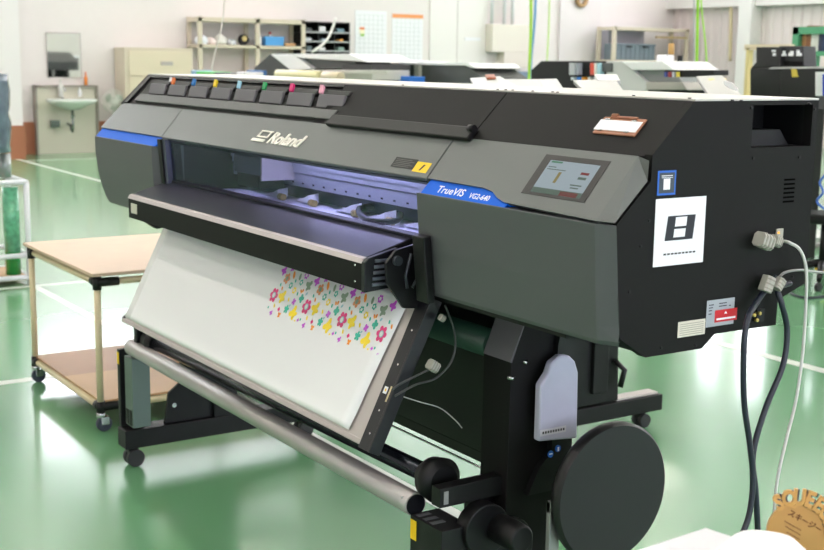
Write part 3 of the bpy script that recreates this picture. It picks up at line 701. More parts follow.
# ================================================================== ROOM
XL, XR, YB, YF, H = -16.3, 9, 17.2, -9, 6.2
fl = bpy.data.materials.new('green_floor'); fl.use_nodes = True; nt = fl.node_tree; b = nt.nodes['Principled BSDF']
tc = nt.nodes.new('ShaderNodeTexCoord'); n1 = nt.nodes.new('ShaderNodeTexNoise'); n1.inputs['Scale'].default_value = 1.2; n1.inputs['Detail'].default_value = 6
mx = nt.nodes.new('ShaderNodeMixRGB'); mx.inputs[1].default_value = lin('#5f9369'); mx.inputs[2].default_value = lin('#699c72')
n2 = nt.nodes.new('ShaderNodeTexNoise'); n2.inputs['Scale'].default_value = 1.6; n2.inputs['Detail'].default_value = 4
mp = nt.nodes.new('ShaderNodeMapRange'); mp.inputs[3].default_value = .2; mp.inputs[4].default_value = .27
bp = nt.nodes.new('ShaderNodeBump'); bp.inputs['Strength'].default_value = .05; bp.inputs['Distance'].default_value = .01
for a_, b_ in ((tc.outputs['Object'], n1.inputs['Vector']), (tc.outputs['Object'], n2.inputs['Vector']), (n1.outputs['Fac'], mx.inputs[0]), (mx.outputs[0], b.inputs['Base Color']), (n2.outputs['Fac'], mp.inputs[0]), (mp.outputs[0], b.inputs['Roughness']), (n2.outputs['Fac'], bp.inputs['Height']), (bp.outputs[0], b.inputs['Normal'])): nt.links.new(a_, b_)
b.inputs['Coat Weight'].default_value = .35; b.inputs['Coat Roughness'].default_value = .1
M_line = mat('floor_line','#c9cfc6',.3,var=.05)
struct(MB().box(XL,XR,YF,YB,-.1,0).build('floor', fl))
m = MB(); e = .0008
m.box(XL+.3,XR,2.80,2.88,0,e); m.box(-5.0,XR,.02,.07,0,e); m.box(-2.62,-2.55,YF,-.0,0,e); m.box(-5.05,-4.98,YF,2.8,0,e); 
m.box(XL+1.2,XL+1.28,2.88,YB,0,e)
o = m.build('floor_marking', M_line); struct(o)
wallm = mat('wall_paint','#e2dad9',.7,var=.02)
wally = mat('wall_cream','#ddd9d6',.6)
o = MB().box(XL-.2,XL,YF,YB,0,H).build('wall_left', wallm); struct(o)
# corrugated back wall
cm = mat('corrugated_white','#d6cac9',.55)
m = MB(); xs = XL; pts = []
k = 0
while xs < -6:
    pts += [(xs, YB), (xs+.10, YB), (xs+.13, YB-.035), (xs+.20, YB-.035), (xs+.23, YB)]; xs += .23
pts += [(XR, YB), (XR, YB+.2), (XL, YB+.2)]
m.loft([[V((x, y, z)) for x, y in pts] for z in (0, H)]); struct(m.build('wall_back', cm))
struct(MB().box(XR,XR+.2,YF,YB,0,H).build('wall_right', wallm))
struct(MB().box(XL,XR,YF-.2,YF,0,H).build('wall_front', wallm))
struct(MB().box(XL,XR,YF,YB,H,H+.2).build('ceiling', mat('ceiling_white','#dedede',.8)))
struct(MB().box(XL,-8,YB-.25,YB-.04,2.70,3.0).build('trim_1', mat('trim_white','#dcd8d6',.5)))
M_pane = mat('daylight_pane','#ffffff',.5,emit='#f4f7ff',es=6)
M_wfr = mat('window_frame','#9a9c9c',.4,.6)
wn = 0
for (y_a, y_b) in ((-3,1),(3,8),(10,15)):
    wn += 1; f = MB(); f.box(XL,XL+.05,y_a-.06,y_b+.06,3.2,3.28); f.box(XL,XL+.05,y_a-.06,y_b+.06,4.9,4.98); f.box(XL,XL+.05,y_a-.06,y_a,3.2,4.98); f.box(XL,XL+.05,y_b,y_b+.06,3.2,4.98); f.box(XL,XL+.05,(y_a+y_b)/2-.03,(y_a+y_b)/2+.03,3.28,4.9)
    f = struct(f.build('window_%d' % wn, M_wfr)); MB().box(XL+.005,XL+.02,y_a,y_b,3.28,4.9).build('pane', M_pane, f)
for (x_a, x_b) in ((-15,-11),(-9.5,-5.5),(-4,0),(2,6)):
    wn += 1; f = MB(); y = YB-.04; f.box(x_a-.06,x_b+.06,y-.05,y,3.3,3.38); f.box(x_a-.06,x_b+.06,y-.05,y,5.2,5.28); f.box(x_a-.06,x_a,y-.05,y,3.3,5.28); f.box(x_b,x_b+.06,y-.05,y,3.3,5.28); f.box((x_a+x_b)/2-.03,(x_a+x_b)/2+.03,y-.05,y,3.38,5.2)
    f = struct(f.build('window_%d' % wn, M_wfr)); MB().box(x_a,x_b,y-.03,y-.015,3.38,5.2).build('pane', M_pane, f)
# columns, baseboard, structural trims
o = MB().box(XL,XL+.9,2.2,2.95,.5,H); struct(o.build('trim_2', mat('column_white','#e8e2e4',.5)))
brn = mat('brown_base','#a5694c',.5)
struct(MB().box(XL,XL+.92,2.18,2.97,0,.5).build('baseboard_left', brn))
struct(MB().box(XL,XL+.04,2.97,3.40,0,.5).build('baseboard_left', brn)); struct(MB().box(XL,XL+.04,4.4,9.2,0,.5).build('baseboard_left', brn))
struct(MB().box(XL,XL+.06,13.98,15.05,0,H).build('trim_3', mat('pillar_white','#ddd5d6',.5)))
for (y_a, y_b) in ((-7,-3),(-1.5,2.5),(4,8)):
    wn += 1; f = MB(); f.box(XR-.05,XR,y_a-.06,y_b+.06,.9,.98); f.box(XR-.05,XR,y_a-.06,y_b+.06,3.0,3.08); f.box(XR-.05,XR,y_a-.06,y_a,.9,3.08); f.box(XR-.05,XR,y_b,y_b+.06,.9,3.08); f.box(XR-.05,XR,(y_a+y_b)/2-.03,(y_a+y_b)/2+.03,.98,3.0)
    f = struct(f.build('window_%d' % wn, M_wfr)); MB().box(XR-.02,XR-.005,y_a,y_b,.98,3.0).build('pane', mat('daylight_pane_blue','#ffffff',.5,emit='#dde5ff',es=4.5), f)
# ceiling lights
proto = None
for j, yy in enumerate((-6.5,-3.6,-.7,2.2,5.1,8.0,11,14)):
    for i, xx in enumerate((-13,-9.5,-6,-2.5,1,4.5,7.5)):
        if proto is None:
            proto = thing('fluorescent_light', 'white twin tube fluorescent light on the ceiling', 'ceiling light', (xx,yy,H), 'fluorescent lights in rows on the ceiling')
            MB().box(xx-.65,xx+.65,yy-.12,yy+.12,H-.06,H).build('housing', M_white, proto)
            MB().box(xx-.62,xx+.62,yy-.10,yy+.10,H-.075,H-.0601).build('tube', mat('tube_glow','#ffffff',.5,emit='#fff0ea',es=32), proto)
        else: dup(proto, (xx,yy,H), 'white twin tube fluorescent light on the ceiling')

# ================================================================== far left wall
AX = lambda px, py, v=XL: at(px, py, 'x', v)
t = thing('wall_mirror', 'frameless rectangular mirror on the wall above the wash basin', 'mirror', (XL,3.88,1.2))
MB().box(XL,XL+.02,3.62,4.15,1.20,1.88).build('glass', mat('mirror_glass','#dfe4df',.04,1), t)
m = MB(); m.box(XL,XL+.025,3.61,3.62,1.19,1.89); m.box(XL,XL+.025,4.15,4.16,1.19,1.89); m.box(XL,XL+.025,3.61,4.16,1.88,1.895); m.build('edge_trim', M_strip, t)
t = thing('splash_panel', 'cream backing panel with steel edges behind the wash basin', 'panel', (XL+.1,3.88,0))
MB().box(XL+.005,XL+.08,3.40,4.35,0,1.05).build('panel', mat('panel_cream','#d3cfbf',.5), t)
m = MB(); m.box(XL+.005,XL+.14,3.37,3.40,0,1.07); m.box(XL+.005,XL+.14,4.35,4.38,0,1.07); m.box(XL+.005,XL+.14,3.37,4.38,1.05,1.075); m.build('edge_frame', mat('edge_taupe','#9d958c',.4,.3), t)
t = thing('wash_basin', 'white wall mounted wash basin with exposed drain pipe', 'basin', (XL+.3,3.88,.7))
m = MB(); secs = []
for zz, ry, rx, in ((.70,.10,.08),(.76,.24,.16),(.80,.35,.24),(.83,.39,.27),(.86,.40,.28),(.868,.38,.26),(.84,.34,.22),(.79,.2,.13),(.78,.02,.02)):
    secs.append([V((XL+.36+rx*math.cos(a), 3.88+ry*math.sin(a), zz)) for a in [2*math.pi*k/28 for k in range(28)]])
m.loft(secs, 0, True); m.build('bowl', mat('ceramic','#e3e6e2',.25), t)
m = MB(); m.tube([(XL+.12,3.80,.86),(XL+.12,3.80,1.0),(XL+.18,3.80,1.04),(XL+.26,3.80,1.02),(XL+.27,3.80,.98)],.015,10); m.build('tap', M_steel, t)
m = MB(); m.tube([(XL+.36,3.88,.70),(XL+.36,3.88,.42),(XL+.33,3.88,.36),(XL+.28,3.88,.38),(XL+.26,3.88,.45),(XL+.1,3.88,.47)],.022,10); m.cyl((XL+.36,3.88,.58),(XL+.36,3.88,.62),.035,12); m.box(XL+.09,XL+.16,3.6,3.74,.42,.53); m.build('drain_pipe', mat('pipe_chrome','#8f9391',.25,.9), t)
def bottle(px, py0, py1, x, r, m_, label, group=None, capm=None):
    a = AX(px, py1, x); b = AX(px, py0, x); h = b.z-a.z
    t = thing('bottle', label, 'bottle', tuple(a), group)
    MB().tube([a, a+V((0,0,h*.6)), a+V((0,0,h*.75)), a+V((0,0,h*.8))], [r,r,r*.45,r*.45], 14).build('body', m_, t)
    MB().tube([a+V((0,0,h*.8)), a+V((0,0,h))], r*.42, 12).build('cap', capm or m_, t); return t
bottle(86,72,86,XL+.1,.028,mat('orange_soap','#e8853a',.4),'orange pump bottle on the ledge right of the mirror', capm=mat('orange_cap','#e26a20',.4))
bottle(61,79,97,XL+.16,.04,mat('grey_cup','#cfcfca',.4),'pale grey dispenser standing left at the back of the basin')
bottle(80,87,97,XL+.16,.03,M_white,'white small soap bottle standing at the right of the basin')
# fan
t = thing('electric_fan', 'small round pale electric fan between basin and cream cabinet', 'fan', (XL+.4,4.545,0))
fc = V((XL+.4,4.545,.83))
m = MB()
for k in range(14):
    a = math.pi*k/14; pts = [fc+V((.05*math.cos(b), .19*math.sin(b)*math.cos(a), .19*math.sin(b)*math.sin(a))) for b in [-math.pi/2+math.pi*j/8 for j in range(9)]]
    m.tube(pts, .006, 5)
for rr in (.08,.14,.19): m.tube([fc+V((.05*math.sqrt(max(0,1-(rr/.19)**2)),rr*math.cos(a),rr*math.sin(a))) for a in [2*math.pi*j/28 for j in range(29)]],.004,6)
m.build('guard', mat('fan_pale','#c2c4bb',.4), t)
m = MB()
for k in range(3):
    a = 2*math.pi*k/3; m.add([fc, fc+V((.01,.15*math.cos(a),.15*math.sin(a))), fc+V((.0,.16*math.cos(a+.6),.16*math.sin(a+.6))), fc+V((-.02,.12*math.cos(a+1.2),.12*math.sin(a+1.2)))],[(0,1,2,3)])
m.cyl(fc-V((.03,0,0)), fc+V((.03,0,0)), .035, 14); m.build('blades', mat('fan_blade','#93a893',.3), t)
m = MB(); m.tube([fc-V((.06,0,0)), fc-V((.06,0,.83))], .015, 10); m.cyl((fc.x-.06,fc.y,0),(fc.x-.06,fc.y,.03),.15,20); m.cyl(fc-V((.13,0,0)),fc-V((.03,0,0)),.05,14); m.build('pole', M_white, t)
# cream cabinet
t = thing('cream_cabinet', 'tall cream steel filing cabinet standing against the far wall', 'cabinet', (XL+.25,5.2,0))
MB().box(XL+.03,XL+.5,4.70,5.86,0,1.68).build('body', M_cwall, t, .004)
for k, (za, zb) in enumerate(((1.24,1.63),(.84,1.22),(.44,.82),(.06,.42))):
    d_ = MB().box(XL+.5,XL+.515,4.77,5.83,za,zb).build('drawer', mat('drawer_cream','#dacdb6',.45), t, .004)
    MB().box(XL+.515,XL+.53,5.3,5.5,(za+zb)/2-.03,(za+zb)/2+.03).build('handle', M_strip, d_)
# steel rack
t = thing('steel_shelf_rack', 'long cream angle steel shelf rack against the far wall', 'shelf', (XL+.3,6.8,0))
xf = XL+.5
for yy in (5.99,7.03,7.90):
    for xx in (XL+.06, xf): MB().box(xx-.02,xx+.02,yy-.035,yy+.035,0,2.2).build('post', M_cwall, t)
for zz, th in ((2.12,.07),(1.70,.05),(1.22,.05)): MB().box(XL+.04,xf+.02,5.96,7.93,zz,zz+th).build('shelf', M_cwall, t)
def misc(name, px0, px1, py0, py1, x, dx, col, label, cat, group=None, bev=.01):
    a = AX(px0, py1, x); b = AX(px1, py0, x)
    m_ = MB().box(x-dx, x, a.y, b.y, a.z, b.z) if True else None
    return tag(m_.build(name, mat('c_'+col[1:], col, .5), None, bev), label, cat, group)
# items on the shelf
t = thing('handled_box', 'sky blue plastic caddy on the middle rack shelf', 'box', (XL+.3,7.38,1.75))
m = MB(); 
for q_ in ((XL+.18,XL+.45,7.2,7.56,1.75,1.76),(XL+.18,XL+.19,7.2,7.56,1.75,1.90),(XL+.44,XL+.45,7.2,7.56,1.75,1.90),(XL+.18,XL+.45,7.2,7.21,1.75,1.9),(XL+.18,XL+.45,7.55,7.56,1.75,1.9)): m.box(*q_)
m.build('tray', mat('caddy_blue','#4f9fe0',.4), t); MB().box(XL+.435,XL+.455,7.19,7.57,1.88,1.905).build('rim', MATS['caddy_blue'], t)
bottle(259,32,47,XL+.4,.045,M_white,'tall white bottle left of the blue caddy on the rack')
bottle(270,32,42,XL+.3,.05,mat('pump_pale','#d6d6dc',.4),'white bottle with a red top standing in the blue caddy', capm=M_red)
for k, (yy, w, hh, c_) in enumerate(((6.08,.2,.16,'#dfe2ea'),(6.24,.16,.12,'#e6d6d2'),(6.42,.2,.17,'#e0ddd8'),(6.62,.14,.1,'#d9dde4'))):
    m = MB(); secs = []
    for zz, rr in ((0,1),(.4,1.1),(.8,.8),(1,.3)): secs.append([V((XL+.35+.12*rr*math.cos(a), yy+w*.5*rr*math.cos(0)*math.sin(a), 1.75+hh*zz)) for a in [2*math.pi*j/12 for j in range(12)]])
    m.loft(secs, 0, True); tag(m.build('plastic_bag', mat('bag_'+c_[1:], c_, .35)), ['pale blue plastic bag at the left end of the middle rack shelf','pinkish plastic bag second from the left on the middle rack shelf','larger off white plastic bag third on the middle rack shelf','small pale bag before the black spool on the rack'][k], 'bag', 'plastic bags on the middle rack shelf')
t = thing('tape_spool', 'black and yellow spool on the middle rack shelf beside the centre post', 'spool', (XL+.4,6.82,1.75))
MB().cyl((XL+.36,6.82,1.84),(XL+.44,6.82,1.84),.09,20).build('spool', M_blk3, t); MB().cyl((XL+.44,6.82,1.86),(XL+.45,6.82,1.86),.045,16).build('hub', mat('spool_yellow','#cdb67a',.5), t)
tag(MB().box(XL+.2,XL+.42,7.60,7.80,1.75,1.80).build('wooden_block', M_ply3, None, .01), 'tan wooden block at the right end of the middle rack shelf', 'block')
# black pigeonhole unit
t = thing('pigeonhole_unit', 'black pigeonhole shelf unit full of small parts right of the rack', 'shelf', (XL+.2,8.4,0))
m = MB(); m.box(XL+.01,XL+.03,7.95,8.90,1.2,2.18)
for yy in (7.95,8.26,8.58,8.88): m.box(XL+.03,XL+.38,yy,yy+.02,1.2,2.18)
m.box(XL+.03,XL+.38,7.95,8.9,2.16,2.18); m.build('frame', M_blk2, t)
for zz in (2.0,1.84,1.68,1.5,1.3): MB().box(XL+.03,XL+.40,7.95,8.90,zz-.012,zz+.012).build('shelf', mat('shelf_grey','#a3a5a8',.4), t)
for zz in (0,): MB().box(XL+.03,XL+.38,7.97,8.88,0,1.2).build('base', mat('base_grey','#8c8c88',.5), t)
its = [(8.28,.14,2.012,.09,'#d8d8dc','white carton in the top middle pigeonhole'),(8.02,.12,1.852,.05,'#c9ccd2','pale tray in the second row left pigeonhole'),(8.35,.1,1.852,.04,'#b9c8d4','pale blue packet in the second row middle pigeonhole'),(8.7,.08,1.852,.04,'#d8963c','orange packet in the second row right pigeonhole'),(8.66,.14,2.012,.06,'#6f8f9a','blue grey box in the top right pigeonhole'),(8.3,.12,1.692,.05,'#dfe0e0','white roll in the third row middle pigeonhole'),(8.05,.1,1.692,.07,'#5f6e72','dark tin in the third row left pigeonhole'),(8.68,.12,1.692,.06,'#7d9890','green grey tin in the third row right pigeonhole'),(8.03,.12,2.012,.06,'#4c5054','dark box in the top left pigeonhole')]
for yy, w, zz, hh, c_, l_ in its: tag(MB().box(XL+.2,XL+.36,yy,yy+w,zz,zz+hh).build('small_box', mat('c_'+c_[1:], c_, .5), None, .008), l_, 'box', 'small parts in the pigeonholes')
# wall charts
def chart(y0, y1, z0, z1, label, head):
    o = tag(MB().box(XL,XL+.01,y0,y1,z0,z1).build('wall_chart', M_paper), label, 'poster')
    m = MB()
    for k in range(1, 12): m.box(XL+.01,XL+.012,y0+.03,y1-.03,z0+(z1-z0)*k/12-.003,z0+(z1-z0)*k/12+.003)
    for k in range(1, 7): m.box(XL+.01,XL+.012,y0+(y1-y0)*k/7-.003,y0+(y1-y0)*k/7+.003,z0+.04,z1-.06)
    m.build('chart_grid', mat('grid_grey','#c3c8c9',.6), o)
    if head: MB().box(XL+.01,XL+.013,y0,y1,z1-.07,z1).build('chart_header', mat('head_orange','#eb9a5c',.5), o)
    return o
c1 = chart(9.23,9.90,1.42,2.42,'white gridded chart with a small red and green note on the far wall', False)
m = MB(); m.box(XL+.012,XL+.015,9.32,9.42,2.08,2.12); m.box(XL+.012,XL+.015,9.32,9.42,2.0,2.08,1); m.box(XL+.012,XL+.015,9.34,9.42,1.96,2.0,2); m.build('sticky_note', [mat('note_orange','#e87833',.5), mat('note_cream','#f1e7c8',.5), mat('note_green','#8fc452',.5)], c1)
chart(10.02,10.70,1.42,2.38,'white gridded chart with an orange header strip on the far wall', True)
# door panels
f = struct(MB().box(XL,XL+.03,10.85,12.18,0,2.9).build('door_1', mat('door_white','#e6e2df',.5)))
MB().box(XL+.03,XL+.035,11.47,11.48,0,2.9).build('door_gap', M_strip, f); MB().box(XL+.03,XL+.04,11.65,12.02,1.93,1.99).build('door_plate', M_paper, f)
t = thing('electric_cabinet', 'cream wall mounted electrical cabinet with conduits rising from it', 'cabinet', (XL+.1,12.6,1.5))
m = MB(); m.box(XL+.002,XL+.25,12.15,13.05,1.72,2.25); m.box(XL+.002,XL+.25,12.45,13.05,1.42,1.72); m.build('body', mat('cab_cream','#e0d8cd',.5), t, .01)
for yy in (12.22,12.52,12.72): MB().cyl((XL+.12,yy,2.25),(XL+.12,yy,3.1),.035,12).build('conduit', mat('conduit_grey','#cfd1d2',.4), t)
o = tag(MB().box(XL+.6,XL+1.0,12.1,13.2,0,1.36).build('blue_grey_cabinet', mat('c_bluegrey','#6d7b94',.5), None, .01), 'low blue grey cabinet below the electrical cabinet', 'cabinet')
t = thing('wicker_wreath', 'round tan wicker ornament high on the white pillar', 'ornament', (XL+.07,14.49,2.75))
m = MB(); m.tube([(XL+.11,14.49+.12*math.cos(a),2.80+.12*math.sin(a)) for a in [2*math.pi*k/24 for k in range(25)]],.045,8); m.build('ring', mat('wicker','#b08e68',.7,bump=1,bscale=60), t)
t = thing('steel_shelf_rack', 'cream shelf rack with a grey crate right of the white pillar', 'shelf', (XL+.3,16,0))
for yy in (14.82,16.85):
    for xx in (XL+.3,XL+.75): MB().box(xx-.03,xx+.03,yy-.04,yy+.04,0,2.27).build('post', M_cwall, t)
for zz in (2.2,1.55): MB().box(XL+.27,XL+.78,14.8,16.88,zz,zz+.06).build('shelf', M_cwall, t)
MB().box(XL+.75,XL+.78,15.95,16.85,2.06,2.1).build('rail', mat('rail_tan','#a88f62',.5), t)
MB().box(XL+.03,XL+.27,15.1,16.1,1.6,2.2).build('back_panel', mat('c_b9b6c2','#b9b6c2',.5), t)
t = thing('grey_crate', 'grey ribbed plastic crate on the rack right of the pillar', 'crate', (XL+.55,15.5,1.61))
m = MB(); m.box(XL+.35,XL+.72,14.92,15.97,1.61,1.93)
for k in range(9): m.box(XL+.72,XL+.74,14.92+k*.127,14.95+k*.127,1.61,1.93)
m.box(XL+.72,XL+.745,14.90,15.99,1.90,1.935); m.build('body', mat('crate_grey','#74808a',.5), t, .006)
MB().box(XL+.745,XL+.75,15.17,15.32,1.86,1.89).build('handle_slot', M_blk3, t); MB().box(XL+.745,XL+.75,15.62,15.77,1.86,1.89).build('handle_slot', M_blk3, t)
tag(MB().cyl((XL+1.2,14.55,0),(XL+1.2,14.55,.01),.02).build('floor_bolt', M_steel), 'small steel bolt in the floor before the pillar', 'bolt') if False else None

# hanging cords and hoses
def hang(pts, r, col, label, group=None): return cable('hanging_cord', pts, r, mat('cord_'+col[1:], col, .5), label, 'cord', group, 4)
hang([at(530,-60,'x',-13),at(531,20,'x',-13),at(529,85,'x',-13),at(529,150,'x',-13)], .025, '#9cc832', 'yellow green cord hanging left of the white pillar, beside the blue one')
hang([at(537,-60,'x',-13),at(535,15,'x',-13),at(531,60,'x',-13),at(530,100,'x',-13)], .022, '#5f94c8', 'blue cord hanging close beside the yellow green one')
hang([at(550,-60,'x',-13.5),at(549,20,'x',-13.5),at(547,62,'x',-13.5),at(546,120,'x',-13.5)], .015, '#b5d07a', 'pale green cord hanging at the left edge of the pillar')
hang([at(700,-80,'y',5),at(698,0,'y',5),at(697,50,'y',5),at(696,96,'y',5),at(696,140,'y',5)], .011, '#86c41e', 'bright green hose hanging over the middle of the back printers')
hang([at(698,-80,'y',6),at(701,0,'y',6),at(705,40,'y',6),at(707,70,'y',6),at(707,110,'y',6)], .008, '#9ad04a', 'thin green hose slanting right of the bright green hose')
hang([at(694,-80,'y',6),at(694,40,'y',6),at(694,100,'y',6)], .007, '#a9aeb0', 'thin grey wire beside the bright green hose')
hang([at(226,-60,'x',-12),at(224,10,'x',-12),at(218,42,'x',-12),at(212,68,'x',-12),at(210,100,'x',-12)], .010, '#c9c4bc', 'pale cord hanging slanted before the steel rack')
hang([at(748,-60,'y',17),at(744,0,'y',17),at(731,62,'y',17)][:0] or [at(731,-40,'y',17),at(731,20,'y',17),at(730,61,'y',17)], .035, '#cdbd98', 'tan downpipe on the corrugated wall')
hang([at(336,18,'x',-14),at(327,40,'x',-14),at(312,52,'x',-14)], .02, '#dcdad4', 'white hose draped before the pigeonholes')
tag(MB().box(-13.3,-12.9,YB-.3,YB-.04,0,H).build('wall_post', mat('post_white','#dedbd9',.5)), 'square white post standing against the corrugated wall', 'post') if False else struct(MB().box(at(750,20,'y',YB).x,at(763,20,'y',YB).x,YB-.35,YB-.04,0,H).build('trim_4', mat('post_white','#dedbd9',.5)))

# ================================================================== printers behind
def rgt(px, py, y): return at(px, py, 'y', y)
# C: white lidded printer directly behind
t = thing('printer', 'white lidded large printer directly behind the big printer, an oval window at its right end', 'printer', (-1.4,1.2,0))
m = MB(); m.box(-2.9,-.12,.95,1.45,.95,1.335); m.build('body', M_blk2, t, .01)
def lid(xa, xb, z0=1.335, z1=1.425, nm='lid', mm=None, yf=.92, yb=1.42):
    return MB().prism([(yf,z0),(yf+.02,z0+.03),(yf+.2,z1),(yb,z1+.01),(yb,z0)], xa, xb).build(nm, mm or mat('lid_white','#bdbcba',.45), t, .006)
def plate(pts, nm, mm, yt=1.35, yb=.98, th=.02, bev=.004):
    a, b_, c, d = pts; q = [at(*a,'y',yt), at(*b_,'y',yt), at(*c,'y',yb), at(*d,'y',yb)]
    return MB().loft([q, [p-V((0,-.005,th)) for p in q]]).build(nm, mm, t, bev)
M_lid = mat('lid_white','#bdbcba',.45)
MB().box(-2.9,-.12,1.1,1.40,1.335,1.42).build('hood', M_blk3, t, .01)
plate([(470,78),(500,76),(522,88),(474,86)], 'lid', M_lid)
plate([(500,79),(540,79),(545,90),(508,90)], 'lid', mat('lid_grey','#aba8a4',.4), 1.3)
plate([(520,79.5),(557,78.5),(567,93),(528,92)], 'lid', M_lid)
plate([(573,80),(616,79),(626,94),(587,93)], 'lid', M_lid)
l4 = plate([(696,76),(722,75),(748,101),(713,101)], 'lid', M_lid)
plate([(594,74),(617,74),(620,80),(598,80)], 'paper_guide', mat('guide_white','#e2e2e4',.4), 1.38, 1.3)
def onl(u, v, h=.003): # point on the right lid
    k = (v-75.5)/25.5; return at(u, v, 'y', 1.35+(.98-1.35)*k)+V((0,-h*.6,h))
m = MB(); m.loft([[onl(731+7*math.cos(a)+2.2*math.sin(a), 86.5+4.2*math.sin(a)+2.2*math.cos(a), h_) for a in [2*math.pi*k/24 for k in range(24)]] for h_ in (.0,.004)]); m.build('oval_window', mat('oval_grey','#85888c',.25), l4)
for (u, v) in ((708,79),(720,79),(716,84),(712,88)):
    MB().loft([[onl(u,v,h_),onl(u+6,v-.3,h_),onl(u+7,v+1.4,h_),onl(u+1,v+1.7,h_)] for h_ in (.001,.002)]).build('yellow_label', mat('lab_y','#ead78a',.5), l4)
pq = [at(485,77,'y',1.30),at(494,76.6,'y',1.30),at(496,80,'y',1.2),at(487,80.3,'y',1.2)]
tag(MB().loft([[p+V((0,0,.004)) for p in pq],[p+V((0,0,.012)) for p in pq]]).build('notepad', mat('c_a4583a','#a4583a',.5)), 'small reddish brown pad lying on the white lidded printer', 'pad')
m = MB(); m.prism([(.86,.15),(.90,.95),(1.12,.95),(1.16,.15)], -.54,-.46); m.box(-.56,-.44,1.0,1.08,.2,.9); m.build('leg', M_blk2, t, .004)
m = MB(); m.tube([(-.45,1.12,.33),(-.42,1.15,.29),(-.42,1.13,.22)],.012,8); m.build('leg_handle', M_blk3, t)
f = MB().box(-.54,-.46,.70,1.42,.07,.14).build('stand_foot', M_blk2, t, .004)
MB().box(-.53,-.47,1.16,1.40,.1405,.152).build('foot_cover', M_strip, f, .003)
caster('caster', -.5, 1.33, f, .03, .07); caster('caster', -.5, .76, f, .03, .07)
f = MB().box(-2.6,-2.52,.70,1.42,.07,.14).build('stand_foot', M_blk2, t, .004); caster('caster', -2.56, 1.33, f, .03, .07); caster('caster', -2.56, .76, f, .03, .07)
MB().box(-2.6,-2.52,.95,1.15,.14,.95).build('leg', M_blk2, t)
# D: grey white printer further back (y 4.5) with ink cartridges at its left
yD = 4.5
xa = rgt(533,80,yD).x; xb = rgt(606,80,yD).x; xc = rgt(712,80,yD).x
t = thing('printer', 'grey and white printer with open ink cartridge bay behind the white lidded one', 'printer', ((xa+xc)/2,yD+.3,0))
def poly(pts, y0, y1, nm, mm, bev=.006, par=None):
    P_ = [rgt(px, py, y0) for px, py in pts]
    return MB().loft([[V((p.x, y, p.z)) for p in P_] for y in (y0, y1)]).build(nm, mm, par or t, bev)
poly([(531,96),(531,70),(541,61),(610,61),(610,96)], yD, yD+.5, 'ink_module', M_blk3)
for k, (px, w, c_) in enumerate(((569,5,'#b9bcc2'),(576,2,'#9aa0ac'),(590,4,'#d85040'),(594,2,'#e9e3de'),(597,3,'#a8cfdc'))):
    poly([(px,75),(px,63),(px+w,63),(px+w,75)], yD-.05, yD, 'ink_cartridge', mat('cart_'+c_[1:], c_, .4), .003)
poly([(600,72),(600,63),(612,63),(612,72)], yD-.03, yD, 'cartridge_slot', mat('slot_grey','#55575a',.5), .003)
for k, px in enumerate((571,577,582,588,594,600)):
    poly([(px,80),(px,77),(px+2,77),(px+2,80)], yD-.04, yD, 'cartridge_light', mat('cl_%d' % (k % 4), ['#dfe3ee','#4a8ae0','#e39a2c','#dcdcdc'][k % 4], .4), 0)
poly([(606,92),(606,61),(622,61),(646,82),(646,92)], yD-.02, yD+.5, 'left_cover', mat('d_grey','#c3c4c4',.4))
poly([(622,62),(662,61),(675,70),(632,70)], yD-.04, yD+.45, 'hood', M_white)
poly([(632,70),(675,70),(682,82),(644,82)], yD+.02, yD+.3, 'window', mat('d_window','#8b8f90',.25,coat=.3))
poly([(646,82),(682,82),(687,90),(646,90)], yD-.06, yD+.3, 'tray', mat('d_tray','#aaa59f',.4))
poly([(606,98),(606,90),(690,90),(690,98)], yD, yD+.35, 'base', M_blk3)
poly([(664,77),(664,70),(714,70),(714,75),(690,77)], yD-.25, yD-.1, 'media_bar', M_blk3)
for k, (px, c_) in enumerate(((664,'#4a55a0'),(668,'#a04040'),(672,'#b8b8c8'),(676,'#e0cc50'))): poly([(px,77),(px,72),(px+2,72),(px+2,77)], yD-.27, yD-.25, 'colour_label', mat('dl_'+c_[1:], c_, .5), 0)
for px in (545,640): 
    p = rgt(px,95,yD); MB().box(p.x,p.x+.1,yD+.1,yD+.4,0,1.25).build('leg', M_blk2, t)
p = rgt(670,60,yD+.2); tag(MB().box(p.x-.05,p.x+.05,yD+.1,yD+.2,p.z-.02,p.z+.04).build('white_carton', M_paper, None, .01), 'small white carton on the hood of the grey and white printer', 'box')
a = rgt(671,55,yD+.2); tag(MB().cyl((a.x,yD+.2,a.z-.04),(a.x,yD+.2,a.z+.09),.025,14).build('wooden_cup', mat('c_cup','#b08a4f',.5)), 'small brown cup standing on the white carton', 'cup')
a = rgt(680,62,yD+.2); tag(MB().cyl((a.x,yD+.2,a.z-.03),(a.x,yD+.2,a.z+.05),.022,14).build('dark_jar', M_blk3), 'small dark jar right of the white carton', 'jar')
